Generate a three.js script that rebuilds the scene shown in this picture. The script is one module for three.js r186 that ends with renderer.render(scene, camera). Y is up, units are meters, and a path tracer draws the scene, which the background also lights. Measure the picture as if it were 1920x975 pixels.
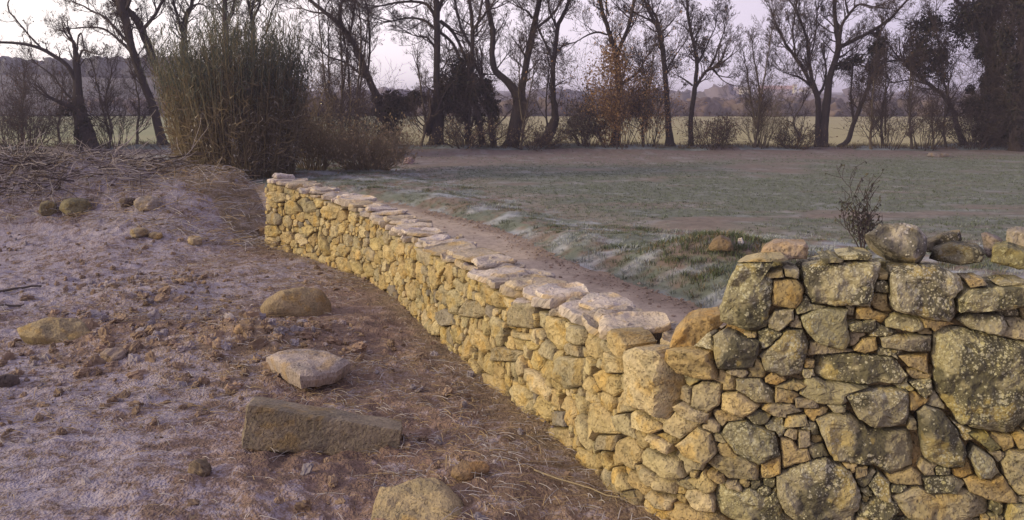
import * as THREE from 'three';
import { ImprovedNoise } from 'three/addons/math/ImprovedNoise.js';
import { mergeGeometries, mergeVertices, toCreasedNormals } from 'three/addons/utils/BufferGeometryUtils.js';

// ---------- camera, sky, sun, air, exposure ----------
const scene = new THREE.Scene();
const FPX = 1660, CX = 960, CY = 487.5, HORIZON = 190, EYE = 1.8;
const camera = new THREE.PerspectiveCamera(2 * Math.atan(CY / FPX) * 180 / Math.PI, 1920 / 975, 0.1, 4000);
const PITCH = Math.atan((CY - HORIZON) / FPX);
camera.position.set(0, EYE, 0);
camera.rotation.set(-PITCH, 0, 0);
camera.updateMatrixWorld(true);
const SUN_AZ = -104 * Math.PI / 180, SUN_EL = 17 * Math.PI / 180;      // from the left, a touch behind the camera
const sunDir = new THREE.Vector3(Math.sin(SUN_AZ) * Math.cos(SUN_EL), Math.sin(SUN_EL), -Math.cos(SUN_AZ) * Math.cos(SUN_EL));
const SUN_I = 2.3, EXPOSURE = 1.0;
{
  const W = 512, Hh = 256, d = new Float32Array(W * Hh * 4);
  const mix = (a, b, t) => a.map((v, i) => v + (b[i] - v) * t), ss = (a, b, x) => { const t = Math.min(1, Math.max(0, (x - a) / (b - a))); return t * t * (3 - 2 * t); };
  for (let j = 0; j < Hh; j++) for (let i = 0; i < W; i++) {
    const el = ((j + 0.5) / Hh - 0.5) * Math.PI, phi = ((i + 0.5) / W - 0.5) * 2 * Math.PI;
    // three: u = atan2(dir.z, dir.x) / 2pi + 0.5
    const x = Math.cos(phi) * Math.cos(el), z = Math.sin(phi) * Math.cos(el), y = Math.sin(el);
      const az = Math.atan2(x, -z) * 180 / Math.PI;   // 0 ahead, + right
    let da = Math.abs(az + 80); if (da > 180) da = 360 - da;
    const side = 1 - ss(20, 95, da), far = ss(70, 125, da);
    let low = mix([1.13, 1.00, 1.14], [1.85, 1.74, 1.52], side); low = mix(low, [0.58, 0.52, 0.70], far);
    let high = mix([0.74, 0.69, 0.90], [0.92, 0.87, 0.96], side); high = mix(high, [0.36, 0.36, 0.54], far);
    let c = mix(low, high, ss(0.0, 0.75, Math.max(0, y)));
    const g = Math.max(0, x * sunDir.x + y * sunDir.y + z * sunDir.z), gl = Math.pow(g, 10);
    c = [c[0] + gl * 1.0, c[1] + gl * 0.72, c[2] + gl * 0.32];
    if (y < 0) c = mix(c, [0.2, 0.17, 0.18], ss(0, 0.12, -y));
    d.set([...c, 1], (j * W + i) * 4);
  }
  const t = new THREE.DataTexture(d, W, Hh, THREE.RGBAFormat, THREE.FloatType);
  t.mapping = THREE.EquirectangularReflectionMapping; t.magFilter = t.minFilter = THREE.LinearFilter; t.wrapS = THREE.RepeatWrapping; t.needsUpdate = true;
  scene.background = t; scene.environment = t;
}
const sun = new THREE.DirectionalLight(new THREE.Color().setRGB(1, 0.83, 0.44), SUN_I);
sun.position.copy(sunDir).multiplyScalar(60).add(new THREE.Vector3(0, 0, -8)); sun.target.position.set(0, 0, -8);
sun.castShadow = true; sun.shadow.radius = 13; sun.shadow.mapSize.set(2048, 2048);
Object.assign(sun.shadow.camera, { left: -45, right: 45, top: 45, bottom: -45, near: 1, far: 140 });
scene.add(sun, sun.target);
scene.fog = new THREE.FogExp2(new THREE.Color().setRGB(0.66, 0.62, 0.82), 0.0014);

// ---------- helpers ----------
const V3 = (x, y, z) => new THREE.Vector3(x, y, z);
function rng(seed) { let a = seed >>> 0; return () => { a = (a + 0x6D2B79F5) | 0; let t = Math.imul(a ^ (a >>> 15), 1 | a); t = (t + Math.imul(t ^ (t >>> 7), 61 | t)) ^ t; return ((t ^ (t >>> 14)) >>> 0) / 4294967296; }; }
const perlin = new ImprovedNoise(), N3 = (x, y, z) => perlin.noise(x + 31.7, y + 17.3, z + 57.1);
const fbm = (x, y, z, o = 4) => { let s = 0, a = 0.5; for (let i = 0; i < o; i++) { s += a * N3(x, y, z); x *= 2.03; y *= 2.03; z *= 2.03; a *= 0.5; } return s; };
const clamp = (x, a = 0, b = 1) => Math.min(b, Math.max(a, x)), lerp = (a, b, t) => a + (b - a) * t;
const sst = (a, b, x) => { const t = clamp((x - a) / (b - a)); return t * t * (3 - 2 * t); };
const mixc = (a, b, t) => [lerp(a[0], b[0], t), lerp(a[1], b[1], t), lerp(a[2], b[2], t)];
function ray(u, v) { return V3((u - CX) / FPX, -(v - CY) / FPX, -1).applyEuler(camera.rotation); }
function onPlaneY(u, v, y) { const r = ray(u, v), t = (y - EYE) / r.y; return V3(r.x * t, y, r.z * t); }
function onPlaneZ(u, v, z) { const r = ray(u, v), t = z / r.z; return V3(r.x * t, EYE + r.y * t, z); }
const used = {};
function numbered(n) { const k = used[n] = (used[n] ?? -1) + 1; return k ? `${n}_${String(k).padStart(3, '0')}` : n; }
function tag(o, label, category, group, kind) { o.userData.label = label; if (category) o.userData.category = category; if (group) o.userData.group = group; if (kind) o.userData.kind = kind; return o; }
function mesh(name, geo, mat, parent = scene) { const m = new THREE.Mesh(geo, mat); m.name = parent === scene ? numbered(name) : name; m.castShadow = m.receiveShadow = true; parent.add(m); return m; }
function thing(name, label, category, pos, group) { const g = new THREE.Group(); g.name = numbered(name); g.position.copy(pos); tag(g, label, category, group); scene.add(g); return g; }
function structure(name, geo, mat, label) { const m = mesh(name, geo, mat); m.userData.kind = 'structure'; if (label) m.userData.label = label; return m; }
function geoFrom(pos, idx, uv, col) {
  const g = new THREE.BufferGeometry(); g.setAttribute('position', new THREE.Float32BufferAttribute(pos, 3));
  if (uv) g.setAttribute('uv', new THREE.Float32BufferAttribute(uv, 2)); if (col) g.setAttribute('color', new THREE.Float32BufferAttribute(col, 3));
  if (idx) g.setIndex(idx); g.computeVertexNormals(); return g;
}
function polyNear(P, x, z) {            // nearest point on an open polyline of [x, z]: signed distance (+ on the right when walking along it) and arc length
  let best = 1e9, sd = 0, at = 0, acc = 0;
  for (let i = 0; i + 1 < P.length; i++) {
    const ax = P[i][0], az = P[i][1], dx = P[i + 1][0] - ax, dz = P[i + 1][1] - az, L2 = dx * dx + dz * dz, L = Math.sqrt(L2);
    const t = clamp(((x - ax) * dx + (z - az) * dz) / L2), ex = x - ax - dx * t, ez = z - az - dz * t, q = ex * ex + ez * ez;
    if (q < best) { best = q; at = acc + t * L; sd = -(dz * (x - ax) - dx * (z - az)) >= 0 ? 1 : -1; }
    acc += L;
  }
  return [sd * Math.sqrt(best), at];
}

// ---------- plan of the place ----------
// line of the wall faces, walked from the far end to the right-hand edge
const WALL_FAR = [-3.0, -10.69];
const WALL_NEW = [WALL_FAR, [-2.12, -9.85], [-1.42, -8.8], [-0.88, -7.55], [-0.49, -6.5], [-0.24, -5.85], [-0.06, -5.4], [0.08, -5.05], [0.24, -4.7], [0.37, -4.28], [0.5, -3.92], [0.64, -3.66], [0.86, -3.48]];
const WALL_OLD = [[0.86, -3.48], [1.35, -3.36], [1.9, -3.24], [3.2, -3.0], [5.2, -2.7]];
const DIVIDE = [[-30, -26], [-9, -18], [-5.2, -15.5], [-3.4, -12.3], ...WALL_NEW.map(([x, z]) => [x + 0.2, z - 0.12]), ...WALL_OLD.slice(1).map(([x, z]) => [x, z - 0.25]), [12, -1.5]];
const pxLine = (L, y) => L.map(([u, v]) => { const p = onPlaneY(u, v, y); return [p.x, p.z]; });
const PATH_EDGE = [[-30, -29], [-6, -21.5], ...pxLine([[760, 386], [830, 402], [900, 418], [960, 440], [1040, 480], [1120, 512], [1200, 540], [1290, 572], [1350, 598]], -0.3), [2.6, -6.6], [3.6, -5.2], [12, -3.2]];
const FIELD_EDGE = [[-30, -36], [-5.6, -31], ...pxLine([[775, 322], [860, 345], [950, 375], [1050, 404], [1150, 424], [1250, 436], [1400, 440], [1650, 448], [1920, 462]], -0.2), [12, -10.5], [40, -9]];
const RIDGE = [[-20, -14], [-8.2, -13.2], [-5.4, -12.9], [-4.25, -12.4], [-3.8, -12.2], [-3.4, -12.0], [-3.0, -11.9]], RIDGE_H = [0.98, 0.95, 0.88, 0.80, 0.66, 0.42, 0.2];
const ridgeLen = [0]; for (let i = 1; i < RIDGE.length; i++) ridgeLen.push(ridgeLen[i - 1] + Math.hypot(RIDGE[i][0] - RIDGE[i - 1][0], RIDGE[i][1] - RIDGE[i - 1][1]));
function ridgeAt(l) { for (let i = 1; i < ridgeLen.length; i++) if (l <= ridgeLen[i]) return lerp(RIDGE_H[i - 1], RIDGE_H[i], (l - ridgeLen[i - 1]) / (ridgeLen[i] - ridgeLen[i - 1])); return RIDGE_H.at(-1); }
const BUMPS = [[-2.3, -6.2, 0.75, 0.13], [-2.9, -6.6, 0.5, 0.1], [-1.75, -6.35, 0.45, 0.1], [-3.4, -8.0, 0.6, 0.12], [-2.9, -9.2, 0.5, 0.07], [-1.3, -5.5, 0.35, 0.05], [-0.05, -4.0, 0.28, 0.07], [-1.7, -4.0, 0.5, 0.05], [-4.6, -10.2, 0.7, 0.12], [-3.35, -11.3, 0.5, -0.16]];
function zones(x, z) { return { d: polyNear(DIVIDE, x, z)[0], p: polyNear(PATH_EDGE, x, z)[0], f: polyNear(FIELD_EDGE, x, z)[0] }; }
// polylines are walked far to near (to the right): ground beyond them (field side) has negative signed distance
const SGN = polyNear([[-3, -10], [0, -4]], 3, -8)[0] > 0 ? 1 : -1;
function heightAt(x, z, q = zones(x, z)) {
  const d = q.d * SGN, p = q.p * SGN, f = q.f * SGN, far = Math.hypot(x, z);
  let hl = 0.05 * fbm(x * 0.5, 1.2, z * 0.5, 3) - 0.01, hr = -0.3;
  // left: heaps of dug soil
  for (const [bx, bz, r, h] of BUMPS) { const e = ((x - bx) ** 2 + (z - bz) ** 2) / (r * r); if (e < 6) hl += h * Math.exp(-e); }
  const [rd, rl] = polyNear(RIDGE, x, z), rh = ridgeAt(rl); hl = lerp(hl, hl * 0.6, 0); hl += rh * Math.exp(-(rd * rd) / (rd * SGN > 0 ? 2.2 : 1.9)) * (1 + 0.25 * fbm(x * 0.9, 3.3, z * 0.9, 3));
  hl = lerp(hl, -0.3, sst(15.5, 20, -z) * 0.9);
  const amp = 1 - sst(14, 24, far), wallNear = sst(0.05, 0.7, -d);
  if (amp > 0) hl += amp * (0.045 * fbm(x * 2.2, 0, z * 2.2, 3) + (0.014 + 0.045 * sst(-0.1, 0.3, N3(x * 0.55, 9, z * 0.55)) * wallNear) * fbm(x * 8, 4, z * 8, 4) + wallNear * (0.035 * (0.35 - Math.abs(fbm(x * 2.6 + 3, 14, z * 3.4, 3))) + 0.03 * Math.max(0, N3(x * 5.5, 19, z * 6.5) - 0.1) + 0.014 * Math.abs(N3(x * 13, 23, z * 15))));
  // right: track, verge bank, field
  const bank = sst(0, 0.7, p) * (1 - sst(-1.6, 0.4, f));
  hr += 0.06 * sst(0, 0.35, p) + bank * (0.13 + 0.16 * fbm(x * 0.8, 7, z * 0.8, 3)) + sst(-0.5, 1, f) * 0.08;
  const m1 = ((x - 2.6) / 0.9) ** 2 + ((z + 10.6) / 1.1) ** 2; hr += 0.26 * Math.exp(-m1 * 1.2);
  hr += (1 - sst(0, 0.4, p)) * 0.02 * fbm(x * 1.2, 8, z * 1.2, 3) + 0.012 * amp * fbm(x * 5, 2, z * 5, 3) * (0.4 + bank * 2);
  hr += (0.03 * fbm(x * 0.35, 6, z * 0.35, 3) + 0.035 * fbm(x * 2.1, 26, z * 2.1, 3)) * sst(0, 2, f);
  hr += 0.28 * Math.exp(-(((z + 36.3 + 0.5 * N3(x * 0.15, 0, 4)) / 1.1) ** 2)) * (0.8 + 0.6 * N3(x * 0.4, 3, 0));
  hr += -0.5 * sst(37, 48, -z);
  return lerp(hl, hr, sst(-0.15, 0.15, d));
}
const H = (x, z) => heightAt(x, z);
function groundHit(u, v) { const r = ray(u, v); let t = 1.5; for (let i = 0; i < 4000; i++) { const x = r.x * t, z = r.z * t, y = EYE + r.y * t; if (y < H(x, z)) break; t += 0.012 * Math.max(1, t * 0.15); } return V3(r.x * t, H(r.x * t, r.z * t), r.z * t); }

// ---------- textures ----------
function hash(ix, iy, s) { let h = Math.imul(ix, 374761393) + Math.imul(iy, 668265263) + Math.imul(s, 2147483647 ^ 0x5bd1e995); h = Math.imul(h ^ (h >>> 13), 1274126177); return ((h ^ (h >>> 16)) >>> 0) / 4294967296; }
function pn(x, y, per, s) { const ix = Math.floor(x), iy = Math.floor(y), fx = x - ix, fy = y - iy, u = fx * fx * (3 - 2 * fx), v = fy * fy * (3 - 2 * fy), m = k => ((k % per) + per) % per; return lerp(lerp(hash(m(ix), m(iy), s), hash(m(ix + 1), m(iy), s), u), lerp(hash(m(ix), m(iy + 1), s), hash(m(ix + 1), m(iy + 1), s), u), v); }
function pf(u, v, per, s, o = 4) { let a = 0.5, r = 0, n = 0; for (let i = 0; i < o; i++) { r += a * pn(u * per, v * per, per, s + i); n += a; a *= 0.55; per *= 2; } return r / n; }
const toS = c => { c = clamp(c); return 255 * (c <= 0.0031308 ? 12.92 * c : 1.055 * Math.pow(c, 1 / 2.4) - 0.055); };
function texture(W, Hh, fn, srgb = true) {
  const d = new Uint8Array(W * Hh * 4);
  for (let j = 0; j < Hh; j++) for (let i = 0; i < W; i++) { const c = fn((i + 0.5) / W, (j + 0.5) / Hh), k = (j * W + i) * 4; if (srgb) { d[k] = toS(c[0]); d[k + 1] = toS(c[1]); d[k + 2] = toS(c[2]); } else d[k] = d[k + 1] = d[k + 2] = 255 * clamp(c); d[k + 3] = 255; }
  const t = new THREE.DataTexture(d, W, Hh); t.wrapS = t.wrapT = THREE.RepeatWrapping; t.magFilter = THREE.LinearFilter; t.minFilter = THREE.LinearMipmapLinearFilter; t.generateMipmaps = true; if (srgb) t.colorSpace = THREE.SRGBColorSpace; t.needsUpdate = true; return t;
}
// scattered round blots of lichen: per cell one blot
function blots(u, v, per, s, rMin, rMax, keep) {
  let best = 0; const x = u * per, y = v * per, ix = Math.floor(x), iy = Math.floor(y), m = k => ((k % per) + per) % per;
  for (let a = -1; a <= 1; a++) for (let b = -1; b <= 1; b++) {
    const cx = m(ix + a), cy = m(iy + b); if (hash(cx, cy, s) > keep) continue;
    const px = ix + a + hash(cx, cy, s + 1), py = iy + b + hash(cx, cy, s + 2), r = lerp(rMin, rMax, hash(cx, cy, s + 3) ** 2), dd = Math.hypot(x - px, y - py) + (pn(u * per * 6, v * per * 6, per * 6, s + 5) - 0.5) * 0.35;
    best = Math.max(best, sst(r, r * 0.75, dd));
  }
  return best;
}
const stoneMap = texture(1024, 1024, (u, v) => {
  const a = pf(u, v, 6, 1, 5), b = pf(u, v, 80, 9, 4), pit = sst(0.64, 0.74, pf(u, v, 120, 22, 3)) * 0.34, st = sst(0.50, 0.70, pf(u, v, 8, 41, 6)), gr = sst(0.54, 0.66, pf(u, v, 11, 141, 5));
  const k = 0.60 + 0.5 * a + 0.62 * (b - 0.5) - pit; let c = [k * lerp(0.86, 0.90, st) + 0.02, k * lerp(0.84, 0.78, st), k * lerp(0.84, 0.56, st)];
  return mixc(c, [k * 0.62, k * 0.62, k * 0.66], 0.6 * gr);
});
const stoneBump = texture(1024, 1024, (u, v) => { const a = pf(u, v, 14, 3, 4), b = pf(u, v, 80, 9, 4); return 0.5 * a + 0.5 * b - 0.2 * sst(0.64, 0.74, pf(u, v, 120, 22, 3)); }, false);
const lichenMap = texture(1024, 1024, (u, v) => {
  const a = pf(u, v, 5, 2, 5), b = pf(u, v, 44, 8, 4), k = 0.55 + 0.55 * a + 0.5 * (b - 0.5);
  let c = [k * 0.78, k * 0.735, k * 0.62];
  c = mixc(c, [0.15 * k, 0.148 * k, 0.13 * k], 0.78 * sst(0.5, 0.62, pf(u, v, 7, 61, 5)));          // dark lichen crust
  c = mixc(c, [0.95, 0.78, 0.36], 0.5 * sst(0.6, 0.68, pf(u, v, 8, 77, 4)));                         // ochre bare stone
  const dens = sst(0.36, 0.54, pf(u, v, 5, 90, 3));
  c = mixc(c, [1.0, 1.0, 0.95], 0.9 * Math.max(blots(u, v, 30, 5, 0.1, 0.42, 0.5 * dens + 0.08), blots(u, v, 76, 15, 0.12, 0.48, 0.85 * dens + 0.15)));
  c = mixc(c, [0.95, 0.92, 0.66], 0.75 * blots(u, v, 34, 25, 0.1, 0.4, 0.22 * dens));
  return c;
});
const barkMap = texture(256, 512, (u, v) => { const k = 0.5 + 0.8 * pf(u, v * 0.25, 16, 4, 4); return [k, k, k]; });
const groundMap = texture(1024, 1024, (u, v) => { const k = 0.62 + 0.7 * (pf(u, v, 24, 3, 5) - 0.5) + 0.35 * (pf(u, v, 140, 13, 2) - 0.5) + 0.25; return [k, k, k]; });
const groundBump = texture(1024, 1024, (u, v) => 0.6 * pf(u, v, 30, 3, 5) + 0.4 * pf(u, v, 120, 5, 3), false);
const soilBump = groundBump.clone(); soilBump.repeat.set(9, 9); soilBump.needsUpdate = true;
// left-hand soil: brown earth with patches of hoar frost that break up into grains (8 m x 12 m, one sheet of texture)
const SOIL_X0 = -10, SOIL_X1 = 2.2, SOIL_Z0 = -14.6, SOIL_Z1 = -1.8;
const coarse = fn => { const t = []; for (let j = 0; j <= 97; j++) for (let i = 0; i <= 97; i++) t.push(fn(lerp(SOIL_X0, SOIL_X1, i / 96), lerp(SOIL_Z0, SOIL_Z1, j / 96))); return (u, v) => { const a = u * 96, b = v * 96, i = Math.floor(a), j = Math.floor(b), k = j * 98 + i; return lerp(lerp(t[k], t[k + 1], a - i), lerp(t[k + 98], t[k + 99], a - i), b - j); }; };
const soilD = coarse((x, z) => polyNear(WALL_NEW, x, z)[0] * -SGN), soilN = coarse((x, z) => fbm(x * 0.8, 2, z * 0.8, 3)), soilDug = coarse((x, z) => BUMPS.slice(0, 4).reduce((s, [bx, bz, r]) => s + Math.exp(-((x - bx) ** 2 + (z - bz) ** 2) / (r * r * 1.4)), 0));
const soilMap = texture(1792, 1792, (u, v) => {
  const x = lerp(SOIL_X0, SOIL_X1, u), z = lerp(SOIL_Z0, SOIL_Z1, v);
  const d = soilD(u, v);
  const n1 = soilN(u, v), n2 = fbm(x * 5, 5, z * 7, 3), n3 = hash((u * 1792) | 0, (v * 1792) | 0, 7), n4 = N3(x * 34, 1, z * 34), n5 = N3(x * 14, 8, z * 18);
  let k = 0.92 + 0.55 * n2 + 0.28 * (n3 - 0.5) + 0.32 * n4;
  let c = mixc([0.205, 0.130, 0.105], [0.27, 0.18, 0.115], sst(-0.2, 0.4, n1 + 0.5 * n2)); c = [c[0] * k, c[1] * k, c[2] * k];
  let fr = -0.33 + 0.5 * sst(0.3, 2.4, d) + 0.32 * sst(1.2, 2.8, -x) + 0.8 * n1 + 1.1 * n2 - 0.55 * soilDug(u, v);      // frost keeps off the strip along the wall
  const grain = 0.5 * n4 + 0.5 * n5 + 0.7 * (n3 - 0.5);
  const f = 0.55 * sst(-0.12, 0.3, fr + 0.8 * grain) + 0.3 * sst(0.15, 0.4, fr + 0.9 * grain - 0.25);
  c = mixc(c, [0.37, 0.335, 0.425], clamp(f * 0.9));
  const w = 1 - sst(0.0, 0.35, d + 0.25 * n2); c = mixc(c, [0.26 * k, 0.19 * k, 0.105 * k], 0.6 * w);   // clay crumbs fallen from the wall
  return c;
});

// ---------- materials ----------
const std = (o) => new THREE.MeshStandardMaterial({ roughness: 0.95, metalness: 0, ...o });
const M = {
  soil: std({ map: soilMap, bumpMap: soilBump, bumpScale: 0.03 }),
  land: std({ map: groundMap, vertexColors: true }),
  stone: std({ map: stoneMap, bumpMap: stoneBump, bumpScale: 0.012, vertexColors: true, roughness: 0.92 }),
  lichen: std({ map: lichenMap, bumpMap: stoneBump, bumpScale: 0.014, vertexColors: true, roughness: 0.95 }),
  core: std({ map: stoneMap, bumpMap: stoneBump, bumpScale: 0.02, color: new THREE.Color().setRGB(0.42, 0.315, 0.17) }),
  cap: std({ map: stoneMap, bumpMap: stoneBump, bumpScale: 0.010, vertexColors: true }),
  clod: std({ vertexColors: false, color: new THREE.Color(1, 1, 1) }),
  bark: std({ map: barkMap, color: new THREE.Color().setRGB(0.060, 0.044, 0.043) }),
  twig: std({ color: new THREE.Color().setRGB(0.062, 0.042, 0.040) }),
  straw: std({ color: new THREE.Color().setRGB(0.21, 0.155, 0.09) }),
  twigPale: std({ color: new THREE.Color().setRGB(0.11, 0.085, 0.065) }),
  ivy: std({ vertexColors: true, side: THREE.DoubleSide }),
  leaf: new THREE.MeshPhysicalMaterial({ roughness: 1, metalness: 0, vertexColors: true, side: THREE.DoubleSide, transmission: 0.4, thickness: 0 }),
  blade: std({ side: THREE.DoubleSide, color: new THREE.Color(1, 1, 1) }),
};

// ---------- ground: one height field, cut along its zones into soil, track, verge, field, bank and far fields ----------
const grassTone = (x, z) => sst(-0.12, 0.25, fbm(x * 0.9, 11, z * 1.3, 4));
function landColour(zone, x, z, q) {
  const n = fbm(x * 1.1, 13, z * 1.1, 4), m = fbm(x * 0.22, 15, z * 0.5, 3), g = N3(x * 7, 2, z * 7);
  if (zone === 'track') { const p = q.p * SGN; return mixc(mixc([0.33, 0.245, 0.19], [0.43, 0.335, 0.265], sst(-1.3, -0.8, p + 0.5 * n)), [0.21, 0.145, 0.11], 0.8 * sst(-0.45, 0, p + 0.5 * n)); }
  if (zone === 'verge') { let c = mixc([0.20, 0.145, 0.115], [0.15, 0.165, 0.13], sst(-0.2, 0.15, n + 0.3 * g)); return mixc(c, [0.38, 0.39, 0.43], 0.8 * sst(-0.05, 0.3, fbm(x * 1.6, 21, z * 2.2, 4))); }
  if (zone === 'field') {
    const f = q.f * SGN;
    let c = mixc([0.135, 0.145, 0.112], [0.185, 0.145, 0.12], sst(0.06, 0.34, m + 0.35 * n));
    c = mixc(c, [0.20, 0.145, 0.145], 0.85 * sst(-25.5, -29.5, z + 0.28 * x + 5 * m));                        // bare strip before the trees
    c = mixc(c, [0.26, 0.20, 0.17], 0.5 * (1 - sst(0.1, 1.1, f + 1.6 * n)) );
    return mixc(mixc(c, [0.20, 0.155, 0.13], 0.75 * sst(0.08, 0.3, fbm(x * 0.28 + z * 0.12, 33, z * 1.7, 4))), [0.32, 0.32, 0.34], 0.45 * sst(0.05, 0.35, fbm(x * 1.3, 25, z * 2.4, 4)));
  }
  if (zone === 'bank') return mixc([0.11, 0.12, 0.10], [0.25, 0.28, 0.31], sst(-0.25, 0.25, n));
  if (zone === 'far') {
    if (z < -165 + x * 0.05) { const k = 0.5 + 0.5 * N3(3, 5, z * 0.035); return mixc([0.13, 0.105, 0.11], [0.42, 0.36, 0.24], sst(0.55, 0.75, k)); }
    return mixc(mixc([0.33, 0.28, 0.125], [0.25, 0.255, 0.12], sst(-5, -25, x)), [0.38, 0.32, 0.16], 0.4 * sst(0, 0.3, fbm(x * 0.05, 4, z * 0.08, 3)));
  }
  return mixc([0.17, 0.12, 0.085], [0.20, 0.19, 0.13], sst(-0.1, 0.2, n));                              // rough ground behind the heap
}
{
  const xs = [], zs = [];
  for (let x = -8.2; x < 3.2; x += 0.026) xs.push(x);
  for (let s = 0.03, x = 3.2; x < 900; s *= 1.055) xs.push(x += s);
  for (let s = 0.03, x = -8.2; x > -900; s *= 1.055) xs.unshift(x -= s);
  for (let z = -1.6, s = 0.022; z > -15; s = 0.022 + 0.0022 * Math.max(0, -z - 3.5)) { zs.push(z); z -= s; }
  for (let z = -15, s = 0.05; z > -1600; s *= 1.035) { zs.push(z); z -= s; }
  for (let z = -1.5, s = 0.1; z < 12; s *= 1.3) { zs.unshift(z); z += s; }
  const nx = xs.length, nz = zs.length, pos = new Float32Array(nx * nz * 3), zone = new Uint8Array(nx * nz), qs = new Array(nx * nz);
  const ZN = ['soil', 'rough', 'track', 'verge', 'field', 'bank', 'far'];
  for (let j = 0; j < nz; j++) for (let i = 0; i < nx; i++) {
    const k = j * nx + i, x = xs[i], z = zs[j], q = zones(x, z), d = q.d * SGN, p = q.p * SGN, f = q.f * SGN, w = 0.14 * fbm(x * 1.9, 31, z * 1.9, 3);
    pos[3 * k] = x; pos[3 * k + 1] = heightAt(x, z, q); pos[3 * k + 2] = z; qs[k] = q;
    zone[k] = z < -38 ? 6 : z < -35 + 0.5 * N3(x * 0.3, 1, 7) ? 5 : d < 0 ? (x > SOIL_X0 && x < SOIL_X1 + 9 && z > SOIL_Z0 && z < 12 ? 0 : 1) : p + w < 0 ? 2 : f + 3 * w < 0 ? 3 : 4;
  }
  const buckets = ZN.map(() => []);
  for (let j = 0; j + 1 < nz; j++) for (let i = 0; i + 1 < nx; i++) {
    const a = j * nx + i, b = a + 1, c = a + nx, e = c + 1, up = zs[j + 1] < zs[j];
    buckets[zone[a]].push(a, b, c, b, e, c);
  }
  const full = geoFrom(pos, [].concat(), null, null); full.setAttribute('position', new THREE.BufferAttribute(pos, 3));
  const all = new Uint32Array((nx - 1) * (nz - 1) * 6); { let o = 0; for (const b of buckets) { all.set(b, o); o += b.length; } } full.setIndex(new THREE.BufferAttribute(all, 1)); full.computeVertexNormals();
  const nor = full.attributes.normal.array;
  const info = { soil: ['ground', 'frosty brown soil with clods and straw left of the walls'], rough: ['rough_ground', 'rough weedy ground behind the heap'], track: ['dirt_path', 'bare dirt track running behind the new wall'], verge: ['verge', 'frosted grassy verge between dirt track and field'], field: ['field', 'frosted green field with bare strips'], bank: ['field_bank', 'low frosted bank under the row of trees'], far: ['far_field', 'pale yellow stubble fields beyond the trees'] };
  ZN.forEach((zn, zi) => {
    const map = new Map(), P = [], N = [], UV = [], C = [], I = [];
    for (const k of buckets[zi]) {
      let m = map.get(k);
      if (m === undefined) {
        m = P.length / 3; map.set(k, m); const x = pos[3 * k], z = pos[3 * k + 2];
        P.push(x, pos[3 * k + 1], z); N.push(nor[3 * k], nor[3 * k + 1], nor[3 * k + 2]);
        if (zn === 'soil') UV.push((x - SOIL_X0) / (SOIL_X1 - SOIL_X0), (z - SOIL_Z0) / (SOIL_Z1 - SOIL_Z0));
        else { UV.push(x / 2.2, z / 2.2); C.push(...landColour(zn, x, z, qs[k])); }
      }
      I.push(m);
    }
    const g = new THREE.BufferGeometry(); g.setAttribute('position', new THREE.Float32BufferAttribute(P, 3)); g.setAttribute('normal', new THREE.Float32BufferAttribute(N, 3)); g.setAttribute('uv', new THREE.Float32BufferAttribute(UV, 2));
    if (C.length) g.setAttribute('color', new THREE.Float32BufferAttribute(C, 3)); g.setIndex(I);
    structure(info[zn][0], g, zn === 'soil' ? M.soil : M.land, info[zn][1]);
  });
}

// ---------- dry stone walls ----------
class WallLine {          // a smooth plan line with a frame: s along it, h up, d out of the face
  constructor(P) {
    const c = new THREE.CatmullRomCurve3(P.map(([x, z]) => V3(x, 0, z)), false, 'centripetal');
    this.pts = c.getSpacedPoints(400); this.len = c.getLength(); this.step = this.len / 400;
    this.nor = this.pts.map((p, i) => { const a = this.pts[Math.max(0, i - 6)], b = this.pts[Math.min(400, i + 6)], t = b.clone().sub(a).normalize(); return V3(t.z * 1, 0, -t.x).multiplyScalar(-SIDE); });
  }
  at(s, h, d, batter = 0.06) { const f = clamp(s / this.step, 0, 400), i = Math.min(399, Math.floor(f)), t = f - i, over = s - clamp(s, 0, this.len), p = this.pts[i].clone().lerp(this.pts[i + 1], t), n = this.nor[i].clone().lerp(this.nor[i + 1], t).normalize(); const tan = V3(n.z, 0, -n.x).multiplyScalar(SIDE); return p.addScaledVector(n, d - h * batter).addScaledVector(tan, over).setY(h); }
  fromPixel(u, v, batter = 0.06) {   // where the sight line through a pixel meets the face
    const r = ray(u, v); let best = 1e9, bi = 0, bt = 0, bh = 0;
    let h = 0.5;
    for (let it = 0; it < 4; it++) {
      best = 1e9;
      for (let i = 0; i <= 400; i++) { const p = this.at(i * this.step, h, 0, batter); const e = Math.abs(p.x * r.z - p.z * r.x) / Math.hypot(p.x, p.z); if (e < best && p.z * r.z > 0) { best = e; bi = i; bt = Math.hypot(p.x, p.z) / Math.hypot(r.x, r.z); } }
      // refine between samples
      let s0 = bi * this.step, w = this.step; for (let k = 0; k < 14; k++) { w *= 0.6; for (const c of [s0 - w, s0 + w]) { if (c < -0.5 || c > this.len) continue; const p = this.at(c, h, 0, batter), e = Math.abs(p.x * r.z - p.z * r.x) / Math.hypot(p.x, p.z); if (e < best) { best = e; s0 = c; bt = Math.hypot(p.x, p.z) / Math.hypot(r.x, r.z); } } }
      bh = s0; h = EYE + r.y * bt;
    }
    return [bh, h];
  }
}
const SIDE = (() => { const t = V3(0.45, 0, 0.89), n = V3(t.z, 0, -t.x); return n.x > 0 ? 1 : -1; })();      // the face looks left
const inPoly = (P, x, y) => { let c = false; for (let i = 0, j = P.length - 1; i < P.length; j = i++) if ((P[i][1] > y) !== (P[j][1] > y) && x < (P[j][0] - P[i][0]) * (y - P[i][1]) / (P[j][1] - P[i][1]) + P[i][0]) c = !c; return c; };

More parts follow.
